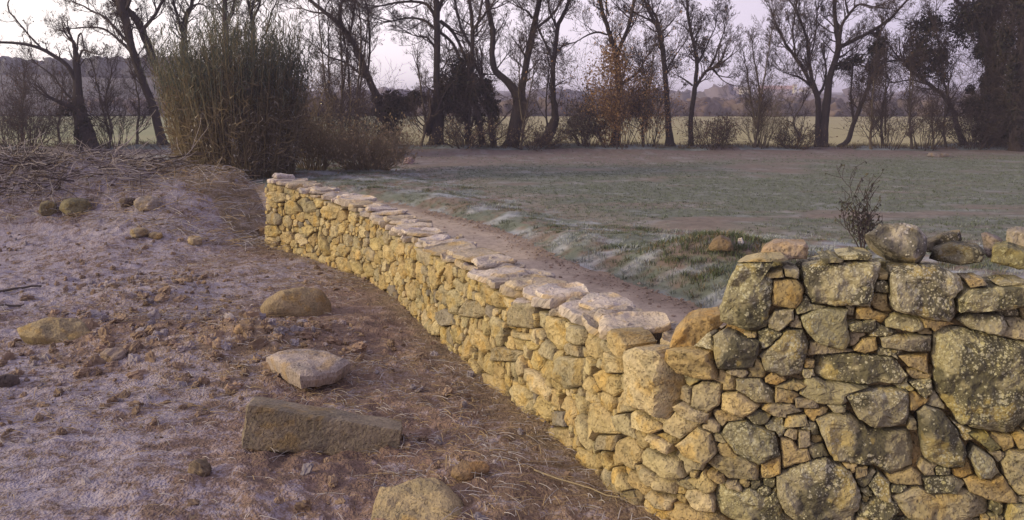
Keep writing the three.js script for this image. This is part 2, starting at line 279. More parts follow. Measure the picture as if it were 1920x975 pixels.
// one stone: star-shaped outline radii r[k] about (s, h), grown out of the face with a bevelled, broken front
function stoneGeo(wl, o) {
  const { s, h, r, R, seed, prot, back, round, colour } = o, rnd = rng(seed), K = r.length, A = o.ang ?? r.map((_, k) => k / K * 6.2831853);
  const rings = R > 0.1 ? [1, 0.98, 0.94, 0.88, 0.81, 0.73, 0.65, 0.56, 0.47, 0.38, 0.28, 0.18, 0.09] : R > 0.055 ? [1, 0.965, 0.89, 0.73, 0.52, 0.28] : [1, 0.95, 0.82, 0.44];
  const tx = (rnd() - 0.5) * 0.30, ty = (rnd() - 0.55) * 0.30, pl = []; const nc = 3 + Math.floor(rnd() * 3);
  for (let i = 0; i < nc; i++) { const a = rnd() * 6.283; pl.push([Math.cos(a), Math.sin(a), R * (0.45 + 0.5 * rnd()), (0.10 + 0.9 * rnd() ** 2) * (o.traced ? 0.45 : 0.7)]); }
  for (const [a, at, sl] of o.cut ?? []) pl.push([Math.cos(a), Math.sin(a), at * R, sl]);
  const edge = Math.min(0.018, 0.12 * R + 0.004), pos = [], uv = [], col = [], idx = [], ou = rnd() * 10, ov = rnd() * 10, ang = (rnd() - 0.5) * 0.8, ca = Math.cos(ang), sa = Math.sin(ang), US = 1 / 0.9;
  const q = rnd() * 50, rough = o.rough ?? 1;
  const put = (x, y, d) => {
    const nz = rough * Math.min(0.2 * R + 0.003, 0.02), k1 = N3((s + x) * 8 + q, (h + y) * 8, q), w = (Math.abs(k1) * 1.6 - 0.4) * nz + N3((s + x) * 24, (h + y) * 24 + q, q) * nz * 0.55 + N3((s + x) * 44, (h + y) * 44 + q, d * 44) * nz * 0.4;
    const p = wl.at(s + x, h + y, d + w); pos.push(p.x, p.y, p.z);
    const rl = Math.hypot(x, y) + 1e-5, f = Math.max(-0.1, prot - d) / rl, a = x * (1 + f), b = y * (1 + f); uv.push(ou + (a * ca - b * sa) * US, ov + (a * sa + b * ca) * US); col.push(...colour);
  };
  const front = (x, y, t) => {
    let d = prot + tx * x + ty * y; for (const [cx, cy, at, sl] of pl) d -= Math.max(0, cx * x + cy * y - at) * sl;
    return d - edge * Math.pow(t, 12) - 0.3 * R * Math.max(0, round) * Math.pow(t, 2.8);
  };
  for (let k = 0; k < K; k++) { const a = A[k]; put(Math.cos(a) * r[k] * 0.9, Math.sin(a) * r[k] * 0.9, -back); }
  for (let k = 0; k < K; k++) { const a = A[k], x = Math.cos(a) * r[k], y = Math.sin(a) * r[k]; put(x * 1.0, y * 1.0, Math.min(-0.02, front(x, y, 1) - 0.03)); }
  for (const t of rings) for (let k = 0; k < K; k++) { const a = A[k], x = Math.cos(a) * r[k] * t, y = Math.sin(a) * r[k] * t; put(x, y, front(x, y, t)); }
  put(0, 0, front(0, 0, 0)); const nr = rings.length + 2, c = nr * K;
  for (let m = 0; m + 1 < nr; m++) for (let k = 0; k < K; k++) { const a = m * K + k, b = m * K + (k + 1) % K; idx.push(a, b, a + K, b, b + K, a + K); }
  for (let k = 0; k < K; k++) idx.push((nr - 1) * K + k, (nr - 1) * K + (k + 1) % K, c);
  return o.raw ? geoFrom(pos, idx, uv, col) : toCreasedNormals(geoFrom(pos, idx, uv, col), 0.42);
}
const cornerAngles = (P, s, h, K) => { const a = [...P.map(([x, y]) => (Math.atan2(y - h, x - s) + 6.2831853) % 6.2831853), ...Array.from({ length: K }, (_, q) => q / K * 6.2831853)].sort((x, y) => x - y); return a.filter((v, i) => i === 0 || v - a[i - 1] > 0.012); };
// straightens an outline of radii into a few flat sides with corners, as broken stone has
function angular(r, tol) {
  const K = r.length, P = r.map((v, q) => [v * Math.cos(q / K * 6.2831853), v * Math.sin(q / K * 6.2831853)]), R = r.reduce((a, b) => a + b) / K; let far = 0; for (let q = 0; q < K; q++) if (r[q] > r[far]) far = q;
  let opp = far, bd = 0; for (let q = 0; q < K; q++) { const d = Math.hypot(P[q][0] - P[far][0], P[q][1] - P[far][1]); if (d > bd) { bd = d; opp = q; } }
  const keep = new Set([far, opp]), split = (i, j) => { const n = (j - i + K) % K; if (n < 2) return; const [ax, ay] = P[i], [bx, by] = P[j], L = Math.hypot(bx - ax, by - ay) || 1e-6; let m = 0, mi = -1; for (let q = 1; q < n; q++) { const [x, y] = P[(i + q) % K], d = Math.abs((bx - ax) * (y - ay) - (by - ay) * (x - ax)) / L; if (d > m) { m = d; mi = (i + q) % K; } } if (m > tol * R) { keep.add(mi); split(i, mi); split(mi, j); } };
  split(far, opp); split(opp, far); const C = [...keep].sort((x, y) => x - y); if (C.length < 3) return r;
  return r.map((v, q) => { if (keep.has(q)) return v * 0.985; let i = C.length - 1; while (i >= 0 && C[i] > q) i--; const A = P[C[(i + C.length) % C.length]], B = P[C[(i + 1) % C.length]], c = Math.cos(q / K * 6.2831853), s = Math.sin(q / K * 6.2831853), ex = B[0] - A[0], ey = B[1] - A[1], den = c * ey - s * ex, t = Math.abs(den) < 1e-9 ? v : (A[0] * ey - A[1] * ex) / den; return t > 0.3 * v && t < 1.5 * v ? t : v; });
}
// fills a face with stones: the traced ones first, then a packing of odd sizes between them
function layFace(wl, { bottom, top, traced, sizes, seed, cell = 0.008, gap = 0.004, s0 = 0, s1 = wl.len, aspect = 1.5 }) {
  const rnd = rng(seed), hMax = 1.35, hMin = -0.2, W = Math.ceil((s1 - s0) / cell), Hh = Math.ceil((hMax - hMin) / cell), id = new Int32Array(W * Hh).fill(-1);
  const S = i => s0 + (i + 0.5) * cell, Y = j => hMin + (j + 0.5) * cell;
  for (let j = 0; j < Hh; j++) for (let i = 0; i < W; i++) { const s = S(i), h = Y(j); if (h < bottom(s) || h > top(s)) id[j * W + i] = -2; }
  const stones = traced.map((t, n) => {
    const xs = t.p.map(p => p[0]), ys = t.p.map(p => p[1]);
    for (let j = Math.max(0, Math.floor((Math.min(...ys) - hMin) / cell)); j < Math.min(Hh, (Math.max(...ys) - hMin) / cell + 1); j++) for (let i = Math.max(0, Math.floor((Math.min(...xs) - s0) / cell)); i < Math.min(W, (Math.max(...xs) - s0) / cell + 1); i++) if (inPoly(t.p, S(i), Y(j))) id[j * W + i] = n;
    return { traced: t };
  });
  // seeds: big first, each keeping its distance
  const seeds = [], near = new Map(), key = (a, b) => `${Math.floor(a / 0.2)},${Math.floor(b / 0.2)}`;
  for (const [r, tries] of sizes) for (let k = 0; k < tries; k++) {
    const s = lerp(s0, s1, rnd()), h = lerp(hMin, hMax, rnd()), rr = r * (0.85 + 0.3 * rnd()), i = Math.floor((s - s0) / cell), j = Math.floor((h - hMin) / cell), th = (rnd() - 0.5) * (rnd() < 0.14 ? 2.4 : 0.5) - 0.08, asp = 1 + (aspect - 1) * 2 * rnd();
    if (i < 0 || j < 0 || i >= W || j >= Hh || id[j * W + i] !== -1) continue;
    let ok = true; const ci = Math.cos(th), si = Math.sin(th);
    for (let b = 0; b < 8 && ok; b++) { const x = 0.55 * rr * asp * Math.cos(b * 0.785), y = 0.55 * rr * Math.sin(b * 0.785), ii = Math.floor((s + x * ci - y * si - s0) / cell), jj = Math.floor((h + x * si + y * ci - hMin) / cell); if (ii < 0 || jj < 0 || ii >= W || jj >= Hh || id[jj * W + ii] !== -1) ok = false; }
    if (!ok) continue;
    for (let a = -1; a <= 1 && ok; a++) for (let b = -1; b <= 1 && ok; b++) for (const o of near.get(key(s + a * 0.2, h + b * 0.2)) ?? []) {
      const dx = o.s - s, dy = o.h - h, L = (th, asp, r) => { const c = Math.cos(th), n = Math.sin(th), x = (dx * c + dy * n) / (r * asp), y = (-dx * n + dy * c) / r; return Math.hypot(x, y); };
      if (1 / L(th, asp, rr) + 1 / L(o.th, o.asp, o.r) > 1.12) { ok = false; break; }
    }
    if (!ok) continue;
    const o = { s, h, r: rr, th, asp, c: Math.cos(th), n: Math.sin(th), id: stones.length }; stones.push({ seed: o }); seeds.push(o);
    const kk = key(s, h); near.has(kk) ? near.get(kk).push(o) : near.set(kk, [o]);
  }
  for (let j = 0; j < Hh; j++) for (let i = 0; i < W; i++) {
    if (id[j * W + i] !== -1) continue; const s = S(i), h = Y(j); let best = 1.9, bi = -1;
    for (let a = -1; a <= 1; a++) for (let b = -1; b <= 1; b++) for (const o of near.get(key(s + a * 0.2, h + b * 0.2)) ?? []) { const dx = s - o.s, dy = h - o.h, x = (dx * o.c + dy * o.n) / (o.r * o.asp), y = (-dx * o.n + dy * o.c) / o.r, e = Math.pow(Math.abs(x) ** 2.6 + Math.abs(y) ** 2.6, 1 / 2.6) + 0.12 * N3(s * 22, h * 22, 3); if (e < best) { best = e; bi = o.id; } }
    id[j * W + i] = bi;
  }
  // outlines as radii about each region's centre
  const acc = stones.map(() => [0, 0, 0]);
  for (let j = 0; j < Hh; j++) for (let i = 0; i < W; i++) { const k = id[j * W + i]; if (k >= 0) { acc[k][0]++; acc[k][1] += S(i); acc[k][2] += Y(j); } }
  const out = [];
  stones.forEach((st, k) => {
    const [n, a, b] = acc[k], area = n * cell * cell; if (area < 0.0006) return;
    const s = a / n, h = b / n, R = Math.sqrt(area / Math.PI), K = R > 0.1 ? Math.min(80, Math.round(6.28 * R / 0.014)) : R > 0.055 ? 28 : 18, r = [];
    const at = (x, y) => { const i = Math.floor((x - s0) / cell), j = Math.floor((y - hMin) / cell); return i < 0 || j < 0 || i >= W || j >= Hh ? -9 : id[j * W + i]; };
    if (at(s, h) !== k) return;
    const ang = st.traced ? cornerAngles(st.traced.p, s, h, K) : Array.from({ length: K }, (_, q) => q / K * 6.2831853);
    for (const t of ang) { const cx = Math.cos(t), cy = Math.sin(t); let d = 0.004; if (st.traced) while (inPoly(st.traced.p, s + cx * d, h + cy * d) && d < 0.6) d += 0.002; else while (at(s + cx * d, h + cy * d) === k && d < 0.5) d += 0.002; r.push(d); }
    const sm = st.traced ? r : angular(r, 0.17);
    out.push({ s, h, R, ang, cut: st.traced?.cut, r: sm.map(v => Math.max(0.006, v - gap * (0.4 + 1.2 * rnd()) - 0.05 * R * rnd() * rnd())), traced: st.traced, seed: Math.floor(rnd() * 1e9), rnd });
  });
  return out;
}
const WL = new WallLine([...WALL_NEW, ...WALL_OLD.slice(1)]);
const px = (L) => L.map(([u, v]) => WL.fromPixel(u, v));
const sJoin = WL.fromPixel(1318, 700)[0];
// stones that can be singled out in the photograph: outline on the face, coat: y yellow, p pale, g grey, o ochre, l lichen, d dark lichen
const OLD = [
  ['d', .075, [[1386, 489], [1430, 486], [1490, 488], [1470, 503], [1433, 512], [1450, 523], [1446, 572], [1437, 612], [1415, 621], [1382, 615], [1348, 603], [1351, 572], [1369, 523]]],
  ['o', .05, [[1449, 523], [1492, 521], [1506, 535], [1505, 563], [1492, 578], [1446, 572]]],
  ['d', .075, [[1503, 497], [1570, 488], [1640, 486], [1650, 490], [1640, 530], [1629, 571], [1560, 571], [1520, 566], [1508, 545]]],
  ['l', .05, [[1468, 500], [1498, 503], [1497, 521], [1471, 517]]], ['l', .05, [[1431, 512], [1467, 504], [1470, 518], [1436, 521]]],
  ['l', .05, [[1438, 600], [1452, 581], [1488, 577], [1488, 597], [1461, 619], [1441, 613]]],
  ['d', .08, [[1340, 626], [1360, 615], [1425, 637], [1423, 661], [1412, 686], [1348, 689]]],
  ['d', .06, [[1423, 665], [1455, 637], [1474, 615], [1505, 615], [1517, 640], [1502, 700], [1468, 704], [1434, 692]]],
  ['d', .08, [[1498, 591], [1535, 574], [1588, 577], [1585, 597], [1594, 634], [1582, 655], [1551, 646], [1526, 637], [1505, 612]]],
  ['l', .06, [[1585, 603], [1640, 597], [1643, 612], [1625, 621], [1590, 618]]], ['o', .05, [[1598, 653], [1615, 632], [1641, 630], [1645, 653], [1620, 660]]],
  ['l', .05, [[1526, 664], [1600, 662], [1676, 666], [1700, 700], [1690, 716], [1600, 718], [1545, 712], [1525, 700]]],
  ['d', .09, [[1665, 498], [1712, 494], [1760, 497], [1797, 514], [1806, 538], [1785, 554], [1786, 590], [1775, 600], [1735, 594], [1677, 578], [1665, 572]]],
  ['l', .11, [[1788, 556], [1810, 541], [1860, 534], [1925, 529], [1930, 566], [1892, 575], [1821, 580], [1790, 578]]],
  ['d', .06, [[1788, 597], [1812, 583], [1877, 585], [1886, 609], [1871, 626], [1815, 614]]],
  ['l', .06, [[1658, 597], [1677, 585], [1729, 597], [1729, 612], [1708, 620], [1658, 611]]],
  ['l', .075, [[1647, 631], [1677, 625], [1746, 628], [1743, 656], [1708, 655], [1651, 646]]],
  ['l', .08, [[1749, 620], [1772, 607], [1823, 616], [1870, 629], [1925, 640], [1955, 690], [1948, 770], [1908, 811], [1883, 816], [1840, 807], [1794, 790], [1772, 760], [1751, 732], [1745, 666]]],
  ['y', .05, [[1680, 663], [1738, 661], [1740, 700], [1700, 684]]], ['l', .06, [[1702, 713], [1743, 708], [1747, 731], [1733, 745], [1721, 735]]],
  ['d', .08, [[1582, 735], [1602, 728], [1654, 723], [1701, 729], [1703, 771], [1699, 795], [1636, 798], [1606, 779]]],
  ['l', .055, [[1526, 780], [1560, 772], [1592, 773], [1634, 803], [1710, 805], [1716, 850], [1711, 874], [1670, 890], [1640, 870], [1600, 863], [1560, 857], [1545, 830]]],
  ['d', .08, [[1715, 765], [1730, 754], [1767, 769], [1792, 801], [1807, 837], [1804, 872], [1769, 873], [1730, 857], [1721, 813]]],
  ['m', .05, [[1809, 806], [1848, 808], [1878, 840], [1858, 847]]], ['d', .07, [[1810, 850], [1822, 829], [1857, 852], [1870, 880], [1854, 893], [1830, 890]]],
  ['g', .08, [[1871, 861], [1891, 841], [1935, 843], [1935, 925], [1902, 921], [1882, 898]]], ['d', .055, [[1726, 893], [1788, 890], [1811, 904], [1794, 921], [1735, 921]]],
  ['d', .06, [[1625, 904], [1645, 881], [1666, 898], [1669, 936], [1640, 927]]],
  ['d', .08, [[1454, 889], [1514, 859], [1546, 850], [1592, 874], [1615, 922], [1600, 985], [1520, 995], [1470, 960], [1456, 925]]],
  ['d', .07, [[1353, 810], [1366, 790], [1399, 787], [1453, 808], [1463, 848], [1423, 866], [1381, 848]]],
  ['l', .045, [[1381, 707], [1426, 707], [1452, 731], [1452, 755], [1420, 755], [1381, 728]]],
  ['p', .05, [[1469, 797], [1475, 775], [1511, 775], [1516, 794]]], ['g', .06, [[1496, 802], [1518, 802], [1520, 831], [1496, 837]]],
  ['g', .05, [[1486, 741], [1532, 747], [1537, 762], [1490, 761]]], ['g', .045, [[1454, 722], [1489, 711], [1516, 719], [1495, 730]]], ['d', .06, [[1548, 754], [1586, 754], [1583, 768], [1562, 770]]],
  ['g', .06, [[1601, 869], [1625, 869], [1624, 885], [1601, 891]]],
  ['l', .09, [[1535, 480], [1560, 476], [1580, 482], [1577, 488], [1540, 489]]], ['l', .09, [[1567, 475], [1610, 470], [1632, 473], [1630, 484], [1578, 483]]], ['p', .09, [[1386, 487], [1420, 481], [1470, 480], [1478, 486], [1430, 487]]],
  ['g', .05, [[1805, 521], [1840, 519], [1850, 532], [1814, 537]]], ['l', .06, [[1862, 530], [1880, 524], [1925, 525], [1930, 530], [1870, 534]]],
  ['g', .05, [[1320, 712], [1356, 716], [1352, 758], [1330, 772], [1302, 758], [1302, 722]]],
];
const NEW = [
  ['p', .13, [[1190, 654], [1215, 646], [1258, 650], [1287, 690], [1284, 727], [1262, 781], [1229, 769], [1189, 758], [1186, 700]], [[-0.05, 0.62, 1.6]]],
  ['y', .10, [[1157, 622], [1166, 614], [1180, 622], [1194, 645], [1188, 672], [1158, 647]]],
  ['o', .12, [[1265, 668], [1270, 648], [1300, 648], [1338, 655], [1350, 705], [1310, 704], [1282, 695]]],
  ['g', .09, [[972, 575], [981, 565], [1005, 569], [1007, 616], [972, 611]]], ['g', .07, [[865, 575], [883, 562], [909, 565], [917, 588], [904, 596], [863, 592]]],
  ['g', .09, [[1059, 673], [1067, 666], [1106, 671], [1103, 723], [1075, 731], [1057, 711]]], ['p', .07, [[993, 689], [1013, 695], [1042, 732], [1036, 752], [1011, 732], [996, 711]]],
  ['g', .08, [[926, 655], [947, 648], [986, 660], [973, 678], [932, 675]]], ['y', .06, [[913, 668], [923, 658], [935, 679], [935, 704], [916, 695]]],
  ['p', .06, [[950, 616], [1003, 626], [1002, 638], [953, 628]]], ['g', .06, [[1014, 657], [1032, 634], [1052, 652], [1052, 675], [1024, 670]]], ['p', .07, [[1137, 689], [1152, 656], [1178, 671], [1175, 699], [1142, 699]]],
  ['p', .09, [[1190, 773], [1208, 765], [1245, 787], [1254, 801], [1240, 808], [1200, 800]]], ['g', .08, [[1275, 756], [1285, 749], [1335, 773], [1329, 792], [1283, 779]]],
  ['p', .08, [[1221, 818], [1229, 808], [1270, 830], [1261, 849]]], ['p', .08, [[1210, 852], [1223, 836], [1281, 861], [1292, 891], [1271, 896], [1213, 866]]],
  ['p', .07, [[1275, 830], [1310, 797], [1336, 808], [1349, 847], [1327, 865], [1286, 852]]], ['p', .07, [[1198, 870], [1209, 869], [1278, 903], [1270, 925], [1227, 909]]],
  ['y', .07, [[1156, 875], [1169, 873], [1196, 914], [1181, 919], [1162, 903]]], ['p', .06, [[1083, 785], [1096, 774], [1120, 818], [1117, 851], [1105, 841]]],
  ['b', .08, [[1040, 773], [1048, 769], [1070, 771], [1075, 798], [1043, 795]]], ['p', .07, [[1221, 926], [1229, 915], [1270, 934], [1264, 953], [1241, 948]]],
  ['g', .06, [[1125, 814], [1168, 814], [1163, 843], [1125, 843]]], ['g', .07, [[1162, 777], [1189, 772], [1202, 823], [1170, 807]]],
];
const capTop = px([[497, 334], [510, 335], [600, 365], [690, 400], [740, 430], [800, 460], [870, 490], [930, 525], [985, 558], [1080, 590], [1160, 625], [1200, 650], [1262, 645], [1300, 640], [1345, 600], [1400, 500], [1660, 500], [1920, 545]]).sort((a, b) => a[0] - b[0]);
const lineAt = (L, s) => { if (s <= L[0][0]) return L[0][1]; for (let i = 1; i < L.length; i++) if (s <= L[i][0]) return lerp(L[i - 1][1], L[i][1], (s - L[i - 1][0]) / (L[i][0] - L[i - 1][0])); return L.at(-1)[1]; };
const sCapEnd = WL.fromPixel(1165, 628)[0];
const laidTop = s => lineAt(capTop, s) - (s < sCapEnd ? 0.05 : 0.02);
const groundAlong = s => { const p = WL.at(s, 0, 0.12); return H(p.x, p.z); };
const gaTab = []; for (let s = 0; s <= WL.len + 0.1; s += 0.1) gaTab.push(groundAlong(s));
const laidBottom = s => gaTab[Math.min(gaTab.length - 1, Math.max(0, Math.round(s / 0.1)))] - 0.05;
const sOld = 10.6;
const COAT = { y: [0.55, 0.445, 0.22], p: [0.60, 0.51, 0.295], g: [0.46, 0.40, 0.25], o: [0.53, 0.41, 0.19], b: [0.31, 0.28, 0.22], l: [0.54, 0.495, 0.355], d: [0.46, 0.43, 0.32], m: [0.42, 0.40, 0.16] };
const traced = [...OLD, ...NEW].map(([coat, prot, p, cut], i) => ({ coat, prot, cut, p: px(p), old: i < OLD.length }));
const laid = layFace(WL, { bottom: laidBottom, top: laidTop, traced, sizes: [[0.076, 400], [0.06, 2200], [0.046, 11000], [0.037, 30000], [0.026, 70000], [0.018, 80000]], seed: 11, aspect: 2.1, gap: 0.0028, s1: Math.min(WL.len, 10.4) });
const newWall = thing('dry_stone_wall', 'low new wall of yellow stones with flat frosted capstones running away to the left', 'dry stone wall', WL.at(3, 0, 0));
const oldWall = thing('old_stone_wall', 'older higher wall of big grey lichen-spotted stones at the right', 'stone wall', WL.at(9, 0, 0));
const localise = (g, w) => g.translate(-w.position.x, -w.position.y, -w.position.z);
{
  const rnd = rng(5), lots = { new: [], old: [] };
  for (const o of laid) {
    const far = o.s + 0.55 * (o.h - 0.2) > sJoin + 0.1, old = o.traced ? o.traced.old : far;
    let coat = o.traced?.coat; if (!coat) { const t = rnd(); coat = old ? (t < 0.35 ? 'l' : t < 0.55 ? 'g' : t < 0.75 ? 'y' : t < 0.9 ? 'o' : 'd') : (t < 0.40 ? 'y' : t < 0.66 ? 'p' : t < 0.80 ? 'g' : t < 0.96 ? 'o' : 'b'); }
    const k = 0.86 + 0.3 * rnd(), hue = (rnd() - 0.5) * 0.09, c = COAT[coat], colour = [c[0] * k, c[1] * k * (1 + hue * 0.3), c[2] * k * (1 - hue)];
    const R = o.R, g = stoneGeo(WL, { ...o, prot: o.traced ? o.traced.prot * 0.72 : 0.006 + 0.030 * rnd() + R * 0.16, back: 0.11, round: rnd() < 0.1 ? 0.25 + 0.3 * rnd() : 0.06 * rnd(), colour });
    const p = WL.at(o.s, o.h, 0); lots[old ? 'old' : 'new'].push({ g, m: coat === 'l' || coat === 'd' ? M.lichen : M.stone, size: R / Math.hypot(p.x, p.z) });
  }
  for (const [w, L] of [[newWall, lots.new], [oldWall, lots.old]]) {
    L.sort((a, b) => b.size - a.size);
    L.slice(0, 298).forEach(o => mesh('stone', localise(o.g, w), o.m, w));
    for (const m of [M.stone, M.lichen]) { const rest = L.slice(298).filter(o => o.m === m).map(o => localise(o.g, w)); if (rest.length) mesh('small_stones', mergeGeometries(rest), m, w).userData.kind = 'stuff'; }
  }
}
// earth and rubble core behind the face
function core(wl, s0, s1, topAt, thick, w, seed, face) {
  const n = Math.ceil((s1 - s0) / 0.04), ring = [], idx = [], uv = [], pos = [], K = 26;
  for (let i = 0; i <= n; i++) { const s = lerp(s0, s1, i / n), t = topAt(s), b = laidBottom(s) - 0.35;
    for (let k = 0; k < K; k++) {
      const f = k / (K - 1); let h, d; if (f < 0.4) { h = lerp(b, t, f / 0.4); d = face; } else if (f < 0.7) { h = t; d = lerp(face, -thick, (f - 0.4) / 0.3); } else { h = lerp(t, b, (f - 0.7) / 0.3); d = -thick; }
      const p = wl.at(s, h, d + 0.055 * fbm(s * 6, h * 6, seed, 3)); p.y += f > 0.4 && f < 0.7 ? 0.05 * fbm(s * 6, d * 6, seed + 4, 4) : 0; pos.push(p.x - w.position.x, p.y, p.z - w.position.z); uv.push(s / 0.9, (h + d) / 0.9);
    } }
  for (let i = 0; i < n; i++) for (let k = 0; k + 1 < K; k++) { const a = i * K + k; idx.push(a, a + K, a + 1, a + 1, a + K, a + K + 1); }
  for (const o of [0, n * K]) for (let k = 1; k < K / 2; k++) idx.push(o + k - 1, o + k, o + K - k, o + k, o + K - 1 - k, o + K - k);
  mesh('earth_core', geoFrom(pos, idx, uv), M.core, w);
}
core(WL, 0.03, sJoin + 0.05, s => laidTop(s) - 0.03, 0.40, newWall, 2, -0.058);
core(WL, sJoin + 0.05, 10.35, s => Math.max(0.72, laidTop(s) - 0.07), 0.42, oldWall, 7, -0.04);
// the squared end of the new wall
{
  const a = WL.at(0.05, 0, -0.5), b = WL.at(0.05, 0, -0.02), E = new WallLine([[a.x, a.z], [(a.x + b.x) / 2, (a.z + b.z) / 2], [b.x, b.z]]);
  const L = layFace(E, { bottom: () => -0.1, top: () => laidTop(0.05), traced: [], sizes: [[0.075, 300], [0.056, 900], [0.04, 3000]], seed: 3 }), rnd = rng(9);
  for (const o of L) { const c = COAT['ypg'[Math.floor(rnd() * 3)]]; mesh('end_stone', localise(stoneGeo(E, { ...o, prot: 0.03, back: 0.1, round: 0.3, colour: c }), newWall), M.stone, newWall); }
}
// rubble crest of the old wall, between the face and its back
{
  const rnd = rng(77);
  for (let i = 0; i < 46; i++) { const s = lerp(WL.fromPixel(1390, 500)[0], 10.2, rnd()), d = -0.12 - 0.3 * rnd(), p = WL.at(s, laidTop(s) - 0.05 + 0.02 * rnd(), d), R = 0.04 + 0.05 * rnd(); const g = rockGeo({ sx: R * 1.5, sy: R * 0.5, sz: R, e: 4, seed: 200 + i, detail: 4, colour: COAT['gldd'[i % 4]] }); g.rotateY(rnd() * 6); mesh('crest_stone', g.translate(p.x - oldWall.position.x, p.y, p.z - oldWall.position.z), i % 4 ? M.lichen : M.stone, oldWall); }
}
function rockGeo({ sx, sy, sz, e = 4, seed, detail = 8, rough = 0.09, cuts = 3, colour = [0.4, 0.33, 0.22], uvs = 1 / 0.9 }) {
  const rnd = rng(seed * 7 + 1), base = new THREE.IcosahedronGeometry(1, detail); base.deleteAttribute('normal'); base.deleteAttribute('uv'); const g = mergeVertices(base, 1e-4), P = g.attributes.position, uv = [], col = [], S = Math.min(sx, sy, sz), pl = [];
  for (let i = 0; i < cuts; i++) pl.push([V3(rnd() - 0.5, rnd() - 0.3, rnd() - 0.5).normalize(), 0.62 + 0.25 * rnd()]);
  const q = seed * 3.17;
  for (let i = 0; i < P.count; i++) {
    let n = V3().fromBufferAttribute(P, i).normalize(), k = Math.pow(Math.abs(n.x) ** e + Math.abs(n.y) ** e + Math.abs(n.z) ** e, -1 / e), p = n.multiplyScalar(k);
    for (const [d, c] of pl) { const o = p.dot(d) - c; if (o > 0) p.addScaledVector(d, -o * 0.85); }
    p.set(p.x * sx, p.y * sy, p.z * sz); const f = 1 / Math.max(sx, sy, sz), w = rough * S * (1.6 * N3(p.x * 2.2 * f + q, p.y * 2.2 * f, p.z * 2.2 * f) + 0.9 * N3(p.x * 6 * f, p.y * 6 * f + q, p.z * 6 * f) + 0.4 * N3(p.x * 15 * f, p.y * 15 * f + q, p.z * 15 * f));
    p.addScaledVector(p.clone().normalize(), w); P.setXYZ(i, p.x, p.y, p.z); uv.push((p.x + 0.5 * p.z + q) * uvs, (p.y + 0.6 * p.z - q) * uvs); col.push(...colour);
  }
  g.setAttribute('uv', new THREE.Float32BufferAttribute(uv, 2)); g.setAttribute('color', new THREE.Float32BufferAttribute(col, 3)); g.computeVertexNormals(); return g;
}
// flat capstones laid across the top of the new wall, each leaning on the next
function slabGeo(L, Wd, T, seed, colour) {
  const rnd = rng(seed), K = 30, pos = [], uv = [], col = [], idx = [], r = [], e = 2.6 + 2.4 * rnd(), q = rnd() * 40, ou = rnd() * 9;
  const nb = 7 + Math.floor(rnd() * 3), cor = Array.from({ length: nb }, (_, i) => [(i + 0.2 + 0.6 * rnd()) / nb * 6.283, 0.8 + 0.24 * rnd()]);
  for (let k = 0; k < K; k++) { const a = k / K * 6.2831853; let i = cor.findIndex(c => c[0] > a); if (i < 0) i = 0; const A = cor[(i + nb - 1) % nb], B = cor[i]; let da = B[0] - A[0]; if (da < 0) da += 6.283; let x = a - A[0]; if (x < 0) x += 6.283; const t = clamp(x / da), sq = (c) => { const m = Math.pow(Math.abs(Math.cos(c[0])) ** 6 + Math.abs(Math.sin(c[0])) ** 6, -1 / 6) * c[1]; return [Math.cos(c[0]) * m, Math.sin(c[0]) * m]; }, P0 = sq(A), P1 = sq(B); const ex = lerp(P0[0], P1[0], t), ey = lerp(P0[1], P1[1], t); r.push(Math.hypot(ex, ey) * (0.97 + 0.06 * rnd())); }
  const put = (t, k, y) => { const a = k / K * 6.2831853, x = Math.cos(a) * r[k] * t * L / 2, z = Math.sin(a) * r[k] * t * Wd / 2, n = 0.010 * N3(x * 9 + q, 1, z * 9) + 0.006 * N3(x * 26 + q, 5, z * 26) + (y > 0 ? 0.011 * Math.round(2.2 * N3(x * 4 + q, 9, z * 4)) * sst(0.95, 0.85, t) : 0), m = 1 + 0.035 * N3(x * 22, y * 40 + q, z * 22); pos.push(x * m, y + n, z * m); uv.push((x + y * 0.5) / 0.9 + ou, (z + y * 0.7) / 0.9); col.push(...colour); };
  const lev = [[0.3, -T / 2], [0.93, -T / 2], [0.99, -T * 0.4], [1, -T * 0.1], [0.985, T * 0.36], [0.955, T * 0.49], [0.84, T / 2], [0.7, T / 2], [0.52, T / 2], [0.34, T / 2], [0.17, T / 2]];
  for (const [t, y] of lev) for (let k = 0; k < K; k++) put(t, k, y); put(0, 0, T / 2);
  for (let m = 0; m + 1 < lev.length; m++) for (let k = 0; k < K; k++) { const a = m * K + k, b = m * K + (k + 1) % K; idx.push(a, a + K, b, b, a + K, b + K); }
  const c = lev.length * K; for (let k = 0; k < K; k++) idx.push(c - K + k, c, c - K + (k + 1) % K);
  return toCreasedNormals(geoFrom(pos, idx, uv, col), 0.5);
}
